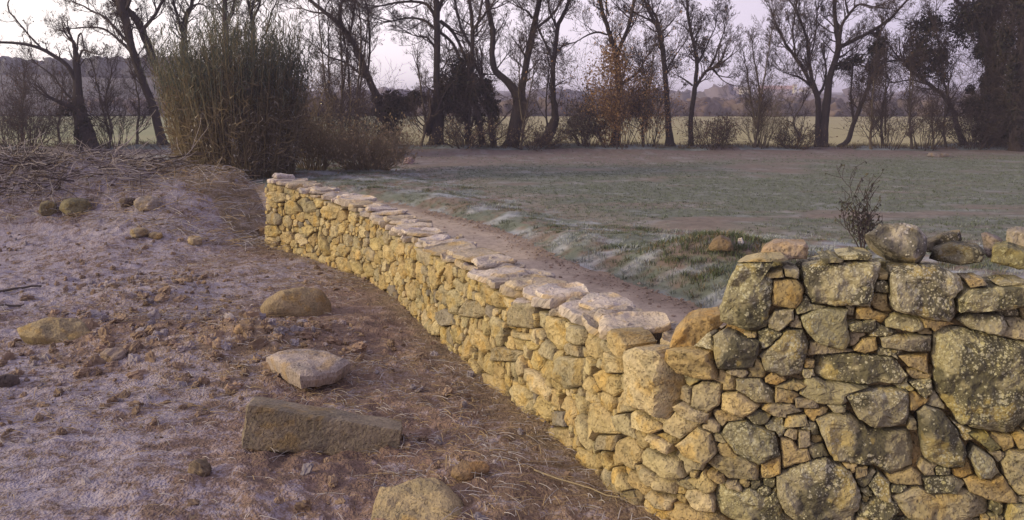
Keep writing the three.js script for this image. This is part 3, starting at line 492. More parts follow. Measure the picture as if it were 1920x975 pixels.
{
  const rnd = rng(321), put = (s, d, L, Wd, T, y, yaw, tilt, roll, colour, i) => {
    const g = slabGeo(L, Wd, T, 900 + i, colour), p = WL.at(s, y, d), n = WL.at(s, y, d + 0.1).sub(p), ang = Math.atan2(-n.z, n.x);      // local x points out of the face
    g.applyMatrix4(new THREE.Matrix4().makeRotationFromEuler(new THREE.Euler(tilt, 0, roll))); g.rotateY(ang + yaw); mesh('capstone', g.translate(p.x - newWall.position.x, p.y, p.z - newWall.position.z), M.cap, newWall);
  };
  let i = 0;
  for (let s = -0.04; s < sCapEnd - 0.1;) {
    const big = s > sCapEnd * 0.55 ? 1.45 : 1, w = (0.10 + 0.16 * rnd() ** 1.3) * big, T = 0.024 + 0.034 * rnd(), y = laidTop(s + w / 2) + T * 0.42 + 0.018 * rnd(), c = mixc([0.55, 0.46, 0.32], [0.74, 0.665, 0.60], rnd()), k = 0.84 + 0.26 * rnd(), col = c.map(v => v * k);
    const long = 0.36 + 0.12 * rnd(), over = 0.035 + 0.03 * rnd();
    put(s + w / 2, over - long / 2, long, w * 1.12, T, y, (rnd() - 0.5) * 0.4, -0.26 * rnd() + 0.06, (rnd() - 0.5) * 0.12, col, i++);
    if (long < 0.42) put(s + w / 2 + 0.03, over - long - 0.02, 0.12 + 0.08 * rnd(), w, T * 0.9, y - 0.01, (rnd() - 0.5), 0.1 * (rnd() - 0.5), 0, col.map(v => v * 0.9), i++);
    if (rnd() < 0.55) put(s + w * 0.5, -0.15 + 0.1 * (rnd() - 0.5), 0.28 + 0.14 * rnd(), (0.13 + 0.12 * rnd()) * big, 0.018 + 0.022 * rnd(), y + T * 0.75 + 0.012, (rnd() - 0.5) * 1.2, -0.08 + 0.1 * (rnd() - 0.5), (rnd() - 0.5) * 0.12, c.map(v => v * 1.04), i++);
    s += w * (0.86 + 0.2 * rnd());
  }
  // low flat step of slabs where the capping stops before the old wall
  const s1 = WL.fromPixel(1200, 640)[0], s2 = WL.fromPixel(1262, 650)[0];
  put(s1, -0.30, 0.42, 0.3, 0.07, laidTop(s1) + 0.0, 0.2, -0.03, 0, [0.52, 0.43, 0.28], i++); put(s2, -0.32, 0.34, 0.24, 0.06, laidTop(s2) - 0.01, -0.3, 0.02, 0, [0.5, 0.42, 0.28], i++);
}

// ---------- single rocks: silhouettes in an upright or a lying frame at their real place ----------
class Frame { constructor(o, x, y, n) { Object.assign(this, { o, x, y, n }); } at(s, h, d) { return this.o.clone().addScaledVector(this.x, s).addScaledVector(this.y, h).addScaledVector(this.n, d); } }
function outlineRock(frame, poly, { rough = 1, thick, prot = 0.03, round = 0.04, colour, seed, mat }) {
  let A = 0, s = 0, h = 0; for (let i = 0, j = poly.length - 1; i < poly.length; j = i++) { const c = poly[j][0] * poly[i][1] - poly[i][0] * poly[j][1]; A += c; s += (poly[j][0] + poly[i][0]) * c; h += (poly[j][1] + poly[i][1]) * c; } s /= 3 * A; h /= 3 * A;
  const ang = cornerAngles(poly, s, h, 56), K = ang.length, r = []; for (const t of ang) { const cx = Math.cos(t), cy = Math.sin(t); let d = 0.003; while (inPoly(poly, s + cx * d, h + cy * d) && d < 1.5) d += 0.002; r.push(d); }
  const sm = round > 0.35 ? r.map((v, q) => 0.6 * v + 0.2 * (r[(q + 1) % K] + r[(q + K - 1) % K])) : r, R = Math.sqrt(Math.abs(A / 2) / Math.PI);
  const opt = { s, h, r: sm, R: Math.max(R, 0.11), seed, prot, back: thick * 0.8, round, colour, rough, ang, raw: true }, g = stoneGeo(frame, opt), n = g.attributes.position.count, P = Array.from(g.attributes.position.array), U = Array.from(g.attributes.uv.array), C = Array.from(g.attributes.color.array), I = Array.from(g.index.array);
  const c = frame.at(s, h, -thick); P.push(c.x, c.y, c.z); U.push(0, 0); C.push(...colour); for (let k = 0; k < K; k++) I.push((k + 1) % K, k, n);      // close the back
  return toCreasedNormals(geoFrom(P, I, U, C), round > 0.35 ? 0.8 : 0.42);
}
function standingRock(name, label, L, base, { thick, yaw = 0, lean = 0, ...o }, group) {            // outline seen upright; base = [u, v] where it meets the ground
  const g0 = base.y !== undefined ? base : groundHit(...base), toCam = V3(-g0.x, 0, -g0.z).normalize().applyAxisAngle(V3(0, 1, 0), yaw), side = V3(toCam.z, 0, -toCam.x), nn = toCam.clone().multiplyScalar(Math.cos(lean)).setY(Math.sin(lean)), f = new Frame(g0, side, V3().crossVectors(nn, side), nn);
  const poly = L.map(([u, v]) => { const r = ray(u, v), t = g0.clone().sub(camera.position).dot(f.n) / r.dot(f.n), p = camera.position.clone().addScaledVector(r, t).sub(g0); return [p.dot(f.x), p.dot(f.y)]; });
  const geo = outlineRock(f, poly, { thick, ...o }); geo.translate(-g0.x, -g0.y, -g0.z); const m = mesh(name, geo, o.mat ?? M.stone); m.position.copy(g0); return tag(m, label, 'stone', group);
}
function lyingSlab(name, label, L, base, { thick, ...o }, group) {
  const g0 = groundHit(...base), y = g0.y + thick * 0.8, f = new Frame(V3(g0.x, y, g0.z), V3(1, 0, 0), V3(0, 0, -1), V3(0, 1, 0));
  const poly = L.map(([u, v]) => { const p = onPlaneY(u, v, y); return [p.x - g0.x, -(p.z - g0.z)]; });
  const geo = outlineRock(f, poly, { thick: thick * 1.2, prot: 0.01, ...o }); geo.translate(-g0.x, -g0.y, -g0.z); const m = mesh(name, geo, o.mat ?? M.stone); m.position.copy(g0); return tag(m, label, 'stone', group);
}
{   // squared block: front corners found on an upright plane, the back one hand's breadth behind
  const g0 = groundHit(600, 852), n = V3(-g0.x, 0, -g0.z).normalize().applyAxisAngle(V3(0, 1, 0), -0.12), on = (u, v) => { const r = ray(u, v), t = g0.clone().sub(camera.position).dot(n) / r.dot(n); return camera.position.clone().addScaledVector(r, t).sub(g0); };
  const F = [on(450, 836), on(745, 864), on(754, 802), on(462, 753)], back = n.clone().multiplyScalar(-0.17), B = F.map((p, i) => p.clone().add(back).multiplyScalar(1).add(V3(0, i > 1 ? -0.004 : 0, 0)));
  const box = new THREE.BoxGeometry(1, 1, 1, 34, 14, 12), m = mergeVertices((box.deleteAttribute('normal'), box.deleteAttribute('uv'), box), 1e-5), P = m.attributes.position, uv = [], col = [];
  for (let i = 0; i < P.count; i++) {
    let a = P.getX(i) + 0.5, b = P.getY(i) + 0.5, d = 0.5 - P.getZ(i); const q = (K) => K[0].clone().lerp(K[1], a).lerp(K[3].clone().lerp(K[2], a), b), p = q(F).lerp(q(B), d), ed = [a, 1 - a, b, 1 - b, d, 1 - d].filter(v => v < 0.03).length, c = F[0].clone().add(F[2]).multiplyScalar(0.5).addScaledVector(back, 0.5);
    p.addScaledVector(p.clone().sub(c).normalize(), 0.016 * fbm(p.x * 9, p.y * 9, p.z * 9 + 3, 3) + 0.005 * N3(p.x * 40, p.y * 40, p.z * 40) - (ed > 1 ? 0.006 + 0.012 * Math.abs(N3(p.x * 14, p.y * 14, 5)) : 0)); P.setXYZ(i, p.x, p.y, p.z); uv.push((p.x + p.z) / 0.9, (p.y + p.z) / 0.9); col.push(0.30, 0.25, 0.185);
  }
  m.setAttribute('uv', new THREE.Float32BufferAttribute(uv, 2)); m.setAttribute('color', new THREE.Float32BufferAttribute(col, 3)); const o = mesh('stone_block', toCreasedNormals(m, 0.5), M.stone); o.position.copy(g0).y -= 0.015; tag(o, 'long squared brown stone block standing on edge in the left foreground', 'stone');
}
standingRock('broken_stone', 'yellowish broken stone with layered face at the bottom edge of the view', [[690, 1000], [700, 940], [712, 905], [735, 906], [760, 900], [800, 887], [830, 885], [845, 898], [852, 918], [900, 945], [915, 1000]], [800, 985], { thick: 0.2, prot: 0.03, colour: [0.43, 0.345, 0.20], seed: 43, lean: 1.1, round: 0, rough: 0.7 });
standingRock('boulder', 'smooth rounded tan boulder on the soil left of the new wall', [[487, 580], [500, 562], [525, 547], [570, 540], [605, 543], [622, 562], [620, 592], [590, 598], [500, 596]], [560, 592], { thick: 0.22, prot: 0.07, round: 0.5, lean: 0.6, rough: 0.6, colour: [0.40, 0.31, 0.18], seed: 45 });
standingRock('boulder', 'flat-topped tan boulder lying in frosty soil near the left edge', [[30, 607], [90, 597], [150, 600], [172, 630], [158, 650], [120, 648], [60, 634], [36, 622]], [110, 640], { thick: 0.24, prot: 0.06, round: 0.2, lean: 0.7, rough: 0.8, colour: [0.42, 0.34, 0.20], seed: 47 });
lyingSlab('stone_slab', 'flat pale slab lying with straw on its frosted top', [[499, 664], [530, 658], [560, 655], [610, 656], [657, 672], [630, 686], [590, 695], [562, 697], [530, 682]], [580, 700], { thick: 0.12, round: 0, rough: 0.5, colour: [0.46, 0.39, 0.35], seed: 49 });
standingRock('boulder', 'mossy grey stone on the slope behind a smaller one at the left', [[110, 392], [116, 378], [135, 373], [165, 375], [176, 392], [168, 402], [125, 403]], [145, 402], { thick: 0.4, prot: 0.09, round: 0.7, colour: [0.26, 0.23, 0.13], seed: 51 });
standingRock('boulder', 'small mossy stone left of the larger mossy grey one', [[72, 398], [76, 382], [90, 377], [106, 382], [108, 402], [80, 405]], [90, 404], { thick: 0.3, prot: 0.06, round: 0.6, colour: [0.27, 0.23, 0.13], seed: 53 });
const small = [[[292, 445], 11, 'small yellow stone on frosty soil, right of a flat one'], [[262, 442], 15, 'small flat grey stone on the frosty soil below the heap'], [[366, 456], 14, 'upright small pale stone alone on the frosty slope'], [[456, 622], 18, 'brown stone beside the smooth rounded boulder'], [[276, 388], 20, 'pale stone half buried at the foot of the heap'], [[240, 384], 15, 'dark lump beside the pale half-buried stone'], [[215, 672], 20, 'frosted clod below the flat-topped boulder'], [[8, 722], 22, 'dark stone cut by the left edge of the view'], [[375, 885], 22, 'dark pointed stone in front of the squared block'], [[500, 440], 18, 'brown stone beside the far foot of the new wall'], [[880, 890], 36, 'flat brown earth-covered stone beside the broken yellow one']];
small.forEach(([b, r, label], i) => { const p = groundHit(...b), R = r / FPX * p.distanceTo(camera.position), m = mesh('small_stone', rockGeo({ sx: R, sy: R * (i === 10 ? 0.35 : 0.62), sz: R * 0.8, e: 3, seed: 300 + i, detail: 7, colour: [[0.5, 0.38, 0.2], [0.4, 0.34, 0.25], [0.55, 0.44, 0.28], [0.42, 0.29, 0.18], [0.44, 0.38, 0.32], [0.16, 0.12, 0.09], [0.4, 0.33, 0.3], [0.16, 0.12, 0.1], [0.2, 0.15, 0.1], [0.28, 0.2, 0.14], [0.34, 0.23, 0.13]][i], rough: 0.16 }), M.stone); m.position.copy(p).y += R * 0.25; m.rotation.y = i; tag(m, label, 'stone', 'small stones on the frosty soil'); });
// on the crest of the old wall
const onWall = (u, v, d) => { const [s] = WL.fromPixel(u, v); return WL.at(s, laidTop(s), d); };
const crest = (label, L, u, d, o) => { const p = onWall(u, 500, d); p.y = Math.min(...L.map(([a, b]) => { const r = ray(a, b), t = Math.hypot(p.x, p.z) / Math.hypot(r.x, r.z); return EYE + r.y * t; })); return standingRock('loose_stone', label, L, p, o, 'loose stones lying on the old wall'); };
crest('brownish squared stone perched on the left corner of the old wall', [[1424, 482], [1430, 464], [1450, 454], [1510, 455], [1515, 462], [1513, 484], [1480, 483]], 1470, -0.16, { thick: 0.14, prot: 0.05, colour: [0.46, 0.36, 0.26], seed: 61 });
crest('biggest loose stone on the old wall, pale with frosted top', [[1622, 447], [1640, 438], [1650, 426], [1690, 423], [1720, 430], [1738, 448], [1735, 475], [1715, 492], [1685, 486], [1660, 474]], 1680, -0.06, { thick: 0.24, prot: 0.08, colour: [0.54, 0.50, 0.48], seed: 63, lean: 0.35, mat: M.lichen });
crest('dark slab leaning on the pale loose stone of the old wall', [[1735, 470], [1738, 452], [1770, 440], [1800, 434], [1803, 450], [1790, 462], [1760, 474]], 1770, -0.28, { thick: 0.12, prot: 0.03, colour: [0.26, 0.23, 0.2], seed: 65, mat: M.lichen });
crest('blackish flat stone lying between the other loose stones on the old wall', [[1742, 486], [1750, 466], [1785, 456], [1835, 462], [1847, 472], [1840, 488], [1800, 494]], 1790, -0.14, { thick: 0.14, prot: 0.04, colour: [0.22, 0.2, 0.16], seed: 67, mat: M.lichen });
crest('upright dark wedge of stone on the old wall', [[1846, 472], [1840, 440], [1850, 438], [1875, 447], [1888, 462], [1880, 480], [1852, 482]], 1862, -0.30, { thick: 0.1, prot: 0.03, colour: [0.30, 0.26, 0.25], seed: 69, mat: M.stone });
crest('frosted rough stone at the far right of the old wall top', [[1886, 462], [1888, 434], [1905, 430], [1935, 434], [1950, 470], [1900, 472]], 1915, -0.26, { thick: 0.16, prot: 0.05, colour: [0.5, 0.44, 0.4], seed: 71, mat: M.lichen });
crest('mossy angular block under the frosted stone at the far right', [[1858, 488], [1862, 462], [1890, 460], [1940, 476], [1945, 502], [1910, 502]], 1900, -0.1, { thick: 0.2, prot: 0.05, colour: [0.34, 0.31, 0.18], seed: 73, mat: M.lichen });
crest('ochre angular stone leaning against the old wall where the new wall ends', [[1256, 645], [1262, 630], [1285, 604], [1310, 592], [1350, 588], [1362, 600], [1345, 612], [1320, 640], [1290, 647]], 1300, -0.08, { thick: 0.2, prot: 0.06, colour: [0.52, 0.38, 0.18], seed: 75 });
// on the verge
standingRock('field_stone', 'brown earthy rock on the grassy bump behind the old wall', [[1324, 470], [1336, 452], [1352, 444], [1370, 452], [1378, 470]], [1350, 468], { thick: 0.3, prot: 0.1, round: 0.6, colour: [0.26, 0.19, 0.11], seed: 81 });
standingRock('field_stone', 'small white stone beside the brown rock on the grassy bump', [[1383, 458], [1384, 448], [1391, 446], [1395, 456], [1390, 461]], [1388, 461], { thick: 0.06, prot: 0.02, colour: [0.85, 0.82, 0.84], seed: 83 });
standingRock('field_stone', 'pinkish pale stone beside the dry weeds at the field corner', [[756, 306], [760, 296], [772, 294], [778, 302], [772, 308]], [768, 308], { thick: 0.2, prot: 0.06, colour: [0.6, 0.45, 0.45], seed: 85 });
standingRock('field_stone', 'long pale stone on the bank below the ivy-covered trees', [[1738, 292], [1742, 286], [1775, 287], [1785, 292], [1760, 296]], [1760, 295], { thick: 0.3, prot: 0.06, colour: [0.27, 0.24, 0.25], seed: 87 });

// ---------- trees, bushes, reeds ----------
class Tubes {
  constructor() { this.p = []; this.n = []; this.uv = []; this.i = []; }
  tube(pts, rad, sides, cap = false) {
    let up = V3(0.31, 0.2, 0.93), len = 0; const base = this.p.length / 3;
    for (let k = 0; k < pts.length; k++) {
      const a = pts[Math.max(0, k - 1)], b = pts[Math.min(pts.length - 1, k + 1)], t = b.clone().sub(a).normalize(), x = V3().crossVectors(up, t).normalize(), y = V3().crossVectors(t, x); up = y.clone().cross(t).negate(); up = V3().crossVectors(t, x).normalize(); if (k) len += pts[k].distanceTo(pts[k - 1]);
      const n = sides + 1;
      for (let s = 0; s < n; s++) { const an = s / sides * 6.2831853, c = Math.cos(an), d = Math.sin(an), nx = x.x * c + y.x * d, ny = x.y * c + y.y * d, nz = x.z * c + y.z * d; this.p.push(pts[k].x + nx * rad[k], pts[k].y + ny * rad[k], pts[k].z + nz * rad[k]); this.n.push(nx, ny, nz); this.uv.push(s / sides * 2, len * 1.2); }
      up = x.clone().cross(t).negate().lengthSq() > 0 ? y : up;
      if (k) for (let s = 0; s < sides; s++) { const q = base + (k - 1) * n + s; this.i.push(q, q + 1, q + n, q + 1, q + n + 1, q + n); }
    }
  }
  geo(o = V3()) { const g = new THREE.BufferGeometry(); for (let k = 0; k < this.p.length; k += 3) { this.p[k] -= o.x; this.p[k + 1] -= o.y; this.p[k + 2] -= o.z; } g.setAttribute('position', new THREE.Float32BufferAttribute(this.p, 3)); g.setAttribute('normal', new THREE.Float32BufferAttribute(this.n, 3)); g.setAttribute('uv', new THREE.Float32BufferAttribute(this.uv, 2)); g.setIndex(this.i); return g; }
  get empty() { return !this.i.length; }
}
class Leaves {           // loose small leaves, each a bent blade of its own
  constructor() { this.p = []; this.c = []; this.i = []; }
  leaf(o, dir, len, wid, col, rnd, bend = 0.3) {
    const t = dir.clone().normalize(), s = V3(rnd() - 0.5, rnd() - 0.5, rnd() - 0.5).cross(t).normalize(), n = V3().crossVectors(t, s), b = this.p.length / 3, m = o.clone().addScaledVector(t, len * 0.5).addScaledVector(n, len * bend * 0.35), e = o.clone().addScaledVector(t, len).addScaledVector(n, -len * bend * 0.3);
    for (const q of [o, m.clone().addScaledVector(s, wid / 2), m.clone().addScaledVector(s, -wid / 2), e]) { this.p.push(q.x, q.y, q.z); this.c.push(...col); } this.i.push(b, b + 1, b + 2, b + 1, b + 3, b + 2);
  }
  geo(o = V3()) { for (let k = 0; k < this.p.length; k += 3) { this.p[k] -= o.x; this.p[k + 1] -= o.y; this.p[k + 2] -= o.z; } return geoFrom(this.p, this.i, null, this.c); }
}
const sphere = rnd => { let v; do v = V3(rnd() * 2 - 1, rnd() * 2 - 1, rnd() * 2 - 1); while (v.lengthSq() > 1 || v.lengthSq() < 0.01); return v; };
function grow(T, o, dir, len, rad, level, rnd, opt) {
  const n = level >= 2 ? 2 : level === 1 ? 4 : 5, pts = [o.clone()], rr = [rad], d = dir.clone().normalize(), up = opt.up ?? 0.18;
  for (let k = 0; k < n; k++) { d.addScaledVector(sphere(rnd), level === 0 ? 0.34 : 0.42); d.y += up * (level === 0 ? 0.8 : 1); d.normalize(); pts.push(pts[k].clone().addScaledVector(d, len / n)); rr.push(Math.max(0.0035, rad * (1 - 0.82 * (k + 1) / n))); }
  T.tube(pts, rr, level === 0 ? 5 : level === 1 ? 4 : 3);
  if (level >= (opt.depth ?? 3)) { opt.tip?.(pts, rnd); return; }
  const kids = Math.round((opt.kids?.[level] ?? [6, 6, 4][level]) * (0.7 + 0.6 * rnd()));
  for (let k = 0; k < kids; k++) { const f = 0.22 + 0.78 * (k + rnd()) / kids, i = Math.min(n - 1, Math.floor(f * n)), p = pts[i].clone().lerp(pts[i + 1], f * n - i), t = pts[i + 1].clone().sub(pts[i]).normalize(), s = sphere(rnd).cross(t).normalize(), a = 0.55 + 0.5 * rnd(); grow(T, p, t.multiplyScalar(Math.cos(a)).addScaledVector(s, Math.sin(a)), len * (0.34 + 0.3 * rnd()) * (1.15 - 0.45 * f), Math.max(0.004, rr[i] * 0.55), level + 1, rnd, opt); }
}
const TREE_Z = -36.3;
const limbPoints = (L, z, base, rnd, dz) => { const c = new THREE.CatmullRomCurve3(L.map(([u, v], i) => { const q = onPlaneZ(u, v, z); if (i === 0 && base) q.y = base.y; q.z += i === 0 ? 0 : dz * i / L.length; return q; })); const n = Math.max(6, L.length * 4), pts = c.getPoints(n), rad = pts.map((_, k) => { const f = k / n * (L.length - 1), i = Math.min(L.length - 2, Math.floor(f)), m = -z / FPX; return lerp(L[i][2], L[i + 1][2], f - i) / 2 * m; }); pts.forEach((p, k) => { if (k) { p.x += 0.03 * N3(p.y * 1.3, k, z) ; p.z += 0.05 * N3(p.y * 1.1, 3, k * 0.3); } }); return [pts, rad]; };
const leafTip = (T, cols, chance, len) => (pts, rnd) => { if (rnd() < chance) T.leaf(pts.at(-1), sphere(rnd).addScaledVector(V3(0, -1, 0), 0.8), len * (0.6 + 0.8 * rnd()), len * 0.55, cols[Math.floor(rnd() * cols.length)], rnd); };
const DEAD = [[0.075, 0.045, 0.025], [0.10, 0.06, 0.03], [0.06, 0.04, 0.03]], IVY = [[0.024, 0.023, 0.015], [0.032, 0.027, 0.018], [0.042, 0.029, 0.021], [0.019, 0.017, 0.014]], RUST = [[0.40, 0.22, 0.09], [0.32, 0.175, 0.075], [0.46, 0.28, 0.11], [0.22, 0.12, 0.065]];
// limbs: [[u, v, width], ...] with the trunk first; tw = side branches per metre; ivy: [u, v, ru, rv, leaves]
function tree(label, limbs, { z = TREE_Z, tw = 3.2, seed, ivy = [], leaf = 0.09, leafCols = DEAD, len = 1.5, kids, from = 0.3, category = 'tree', group = category === 'tree' ? 'bare winter trees along the far field edge' : 'thin saplings among the far trees', mat = M.bark, up, depth } = {}) {
  const rnd = rng(seed), b0 = onPlaneZ(limbs[0][0][0], limbs[0][0][1], z); b0.y = H(b0.x, b0.z) - 0.05; const t = thing(category === 'tree' ? 'bare_tree' : 'sapling', label, category, b0, group), T = new Tubes(), L = new Leaves();
  limbs.forEach((l, i) => {
    const [pts, rad] = limbPoints(l, z, i === 0 ? b0 : null, rnd, i === 0 ? 0.3 * (rnd() - 0.5) : (rnd() - 0.5) * 2.2), B = new Tubes(); 
    if (i === 0) { rad[0] *= 1.28; rad[1] *= 1.08; }
    B.tube(pts, rad, rad[0] > 0.12 ? 9 : 6); mesh(i === 0 ? 'trunk' : 'branch', B.geo(b0), mat, t);
    let total = 0; const N = pts.length - 1; for (let k = 1; k <= N; k++) total += pts[k].distanceTo(pts[k - 1]);
    const n = Math.round(total * tw * (1 - (i === 0 ? from : 0.12))), lim = i === 0 ? from : 0.12;
    for (let k = 0; k < n; k++) { const f = lim + (1 - lim) * (k + rnd()) / n, j = Math.min(N - 1, Math.floor(f * N)), p = pts[j].clone().lerp(pts[j + 1], f * N - j), dir = pts[j + 1].clone().sub(pts[j]).normalize(), s = sphere(rnd).cross(dir).normalize(), a = 0.6 + 0.6 * rnd(); grow(T, p, dir.multiplyScalar(Math.cos(a)).addScaledVector(s, Math.sin(a)), len * (0.45 + 0.8 * rnd()) * (1.1 - 0.3 * f), Math.min(0.034, rad[j] * 0.45), 0, rnd, { tip: leafTip(L, leafCols, leaf, 0.085), kids, up, depth }); }
    if (rad[N] > 0.008) for (let k = 0; k < 3; k++) grow(T, pts[N], pts[N].clone().sub(pts[N - 1]).normalize().addScaledVector(sphere(rnd), 0.5), len * (0.8 + 0.4 * rnd()), rad[N] * 0.8, 0, rnd, { tip: leafTip(L, leafCols, leaf, 0.085), kids, up, depth });
  });
  if (!T.empty) mesh('crown', T.geo(b0), M.twig, t);
  if (L.i.length) mesh('dead_leaves', L.geo(b0), M.ivy, t);
  if (ivy.length) {
    const I = new Leaves(), S = new Tubes(), m = -z / FPX;
    for (const [u, v, ru, rv, n] of ivy) { const c = onPlaneZ(u, v, z), lobes = Array.from({ length: 11 }, () => [sphere(rnd).multiplyScalar(0.85), 0.2 + 0.3 * rnd()]);
      for (let k = 0; k < n * 0.8; k++) { const [o, r] = lobes[Math.floor(rnd() * 11)], q = sphere(rnd).multiplyScalar(r).add(o), p = c.clone().add(V3(q.x * ru * m, q.y * rv * m, q.z * ru * m * 0.9)); I.leaf(p, sphere(rnd).addScaledVector(V3(0, -1, 0), 0.5), 0.07 + 0.09 * rnd(), 0.06 + 0.05 * rnd(), IVY[Math.floor(rnd() * 4)], rnd, 0.5); }
      for (let k = 0; k < n / 16; k++) { const q = sphere(rnd), p = c.clone().add(V3(q.x * ru * m, q.y * rv * m, q.z * ru * m)), d = sphere(rnd).add(V3(0, -0.35, 0)); grow(S, p, d, 0.5 + 0.6 * rnd(), 0.012, 1, rnd, { up: -0.12, kids: [0, 4, 3], depth: 2 }); } }
    mesh('ivy', I.geo(b0), M.ivy, t); mesh('ivy_stems', S.geo(b0), M.twig, t);
  }
  return t;
}
tree('leaning tree with broken top and ivy-wrapped foot at the far left', [[[168, 290, 40], [160, 250, 34], [150, 215, 24], [145, 170, 17], [143, 130, 14], [140, 100, 10], [135, 76, 6]], [[142, 150, 9], [128, 122, 8], [105, 104, 7], [80, 90, 6], [50, 83, 5], [0, 82, 4], [-40, 90, 2]], [[75, 88, 4], [58, 68, 3], [38, 42, 3], [22, 18, 2.5], [28, -10, 2]], [[147, 118, 5], [155, 102, 4], [166, 95, 4], [182, 99, 3], [200, 104, 2]], [[145, 95, 3], [150, 70, 3], [158, 63, 2.5], [167, 88, 2]], [[146, 206, 12], [128, 195, 9], [112, 184, 6]], [[147, 195, 5], [120, 175, 4], [95, 145, 3], [60, 120, 2]]], { seed: 101, tw: 1.6, len: 0.85, ivy: [[158, 240, 22, 42, 1100], [135, 200, 26, 18, 350]], kids: [4, 4, 3], from: 0.55, z: -35 });
tree('tall dark leaning double-trunk tree left of the reeds', [[[307, 288, 20], [300, 250, 17], [289, 205, 15], [272, 160, 14], [256, 115, 14], [245, 80, 14], [238, 45, 15], [229, 10, 20], [222, -60, 18], [205, -150, 12]], [[345, 190, 15], [300, 140, 14], [284, 112, 14], [268, 75, 14], [252, 42, 14], [236, 22, 12]], [[238, 78, 6], [222, 62, 5], [205, 45, 5], [185, 28, 4], [165, 20, 4], [143, 8, 3]], [[244, 95, 6], [225, 78, 5], [205, 62, 4], [185, 52, 4], [155, 50, 3], [125, 52, 2]], [[262, 62, 7], [285, 30, 6], [300, -5, 5], [310, -60, 3]], [[225, 5, 10], [195, -30, 7], [160, -60, 5]], [[232, 30, 8], [250, -10, 7], [262, -70, 5]]], { seed: 102, tw: 3.4, len: 1.3, ivy: [[286, 195, 12, 30, 200]] });
tree('straight bare tree rising behind the left of the reed clump', [[[350, 290, 18], [348, 160, 15], [345, 80, 12], [346, 40, 10], [358, 10, 7], [366, -60, 5]], [[345, 70, 7], [338, 30, 5], [330, -20, 4]], [[350, 20, 5], [375, 8, 3], [395, 15, 2]]], { seed: 103, tw: 3.5, z: -37.5 });
tree('forked bare tree rising behind the middle of the reed clump', [[[422, 290, 18], [424, 150, 15], [424, 60, 11], [423, 20, 9], [425, -40, 6]], [[425, 45, 8], [433, 20, 6], [440, -20, 5]]], { seed: 104, tw: 3.2, z: -37 });
tree('thin bare tree rising behind the right of the reed clump', [[[478, 290, 14], [474, 150, 11], [473, 50, 8], [466, 10, 6], [455, -40, 4]], [[474, 40, 5], [490, 10, 4], [500, -20, 3]], [[500, 60, 3], [510, 30, 3], [525, 0, 2]]], { seed: 105, tw: 3.2, z: -37.8 });
tree('bare tree curving far to the left above a tangle of creepers', [[[742, 286, 18], [728, 240, 16], [712, 195, 15], [697, 160, 13], [685, 132, 12], [672, 100, 11], [655, 70, 10], [634, 44, 9], [605, 20, 7], [570, -10, 5], [540, -40, 4]], [[695, 152, 7], [672, 135, 5], [650, 118, 4], [620, 108, 3]], [[640, 50, 6], [636, 20, 5], [640, -30, 4]], [[655, 70, 5], [662, 30, 4], [668, -20, 3]], [[612, 25, 4], [585, 22, 3], [565, 15, 2]], [[690, 140, 4], [693, 80, 4], [688, 20, 3]]], { seed: 106, tw: 3.6, len: 1.4, ivy: [[712, 200, 34, 34, 1300], [745, 200, 38, 34, 1500], [775, 182, 30, 16, 600], [728, 245, 30, 30, 700]] });
tree('big upright tree with burl low on its trunk and creepers on one side', [[[818, 289, 33], [818, 260, 28], [820, 225, 26], [821, 185, 17], [819, 130, 12], [820, 80, 12], [819, 30, 12], [818, -30, 10], [816, -120, 7]], [[804, 250, 13], [803, 240, 17], [806, 228, 10]], [[816, 30, 8], [800, 8, 6], [775, 2, 5], [745, 3, 4], [712, 9, 3]], [[817, 55, 6], [795, 38, 5], [765, 34, 4], [735, 40, 3]], [[816, 90, 5], [800, 70, 4], [780, 66, 3]], [[826, 40, 8], [845, 55, 7], [860, 80, 6], [872, 110, 6]], [[825, 60, 6], [846, 78, 6], [860, 106, 5]], [[822, 20, 8], [835, -20, 6], [842, -80, 4]]], { seed: 107, tw: 3.6, len: 1.5, ivy: [[842, 165, 22, 42, 1700], [820, 220, 18, 30, 350]] });
tree('cluster of stems under a broad dome of dark creepers', [[[905, 289, 12], [900, 240, 11], [892, 190, 10], [884, 130, 9], [886, 80, 8], [884, 30, 7], [876, -30, 5]], [[928, 289, 14], [922, 250, 12], [916, 200, 10], [905, 150, 8]], [[876, 289, 8], [874, 230, 7], [872, 180, 5]], [[883, 289, 7], [881, 230, 6], [884, 170, 5]], [[884, 60, 7], [900, 40, 5], [918, 20, 4]], [[886, 90, 6], [868, 60, 5], [856, 20, 4], [850, -20, 3]], [[893, 60, 4], [905, 0, 4], [910, -50, 3]]], { seed: 108, tw: 3.4, len: 1.4, ivy: [[880, 140, 46, 36, 1900], [862, 190, 34, 44, 1300], [900, 180, 34, 50, 1500], [925, 200, 14, 40, 400]] });
tree('thick forked tree spreading in a wide V', [[[958, 290, 30], [963, 255, 26], [969, 220, 25], [974, 190, 26], [966, 172, 18], [948, 150, 13], [928, 131, 12], [923, 100, 10], [924, 60, 10], [916, 20, 9], [908, -50, 7]], [[974, 196, 18], [979, 165, 13], [986, 125, 12], [995, 80, 13], [1003, 40, 11], [1011, 5, 9], [1020, -70, 6]], [[1002, 55, 6], [1016, 45, 5], [1035, 28, 4], [1052, 0, 4], [1060, -40, 3]], [[998, 35, 5], [990, 22, 4], [980, 18, 3]], [[986, 110, 4], [982, 102, 4], [979, 98, 4]], [[1010, 55, 4], [1025, 90, 3], [1034, 115, 3]]], { seed: 109, tw: 3.2, len: 1.3, from: 0.5 });
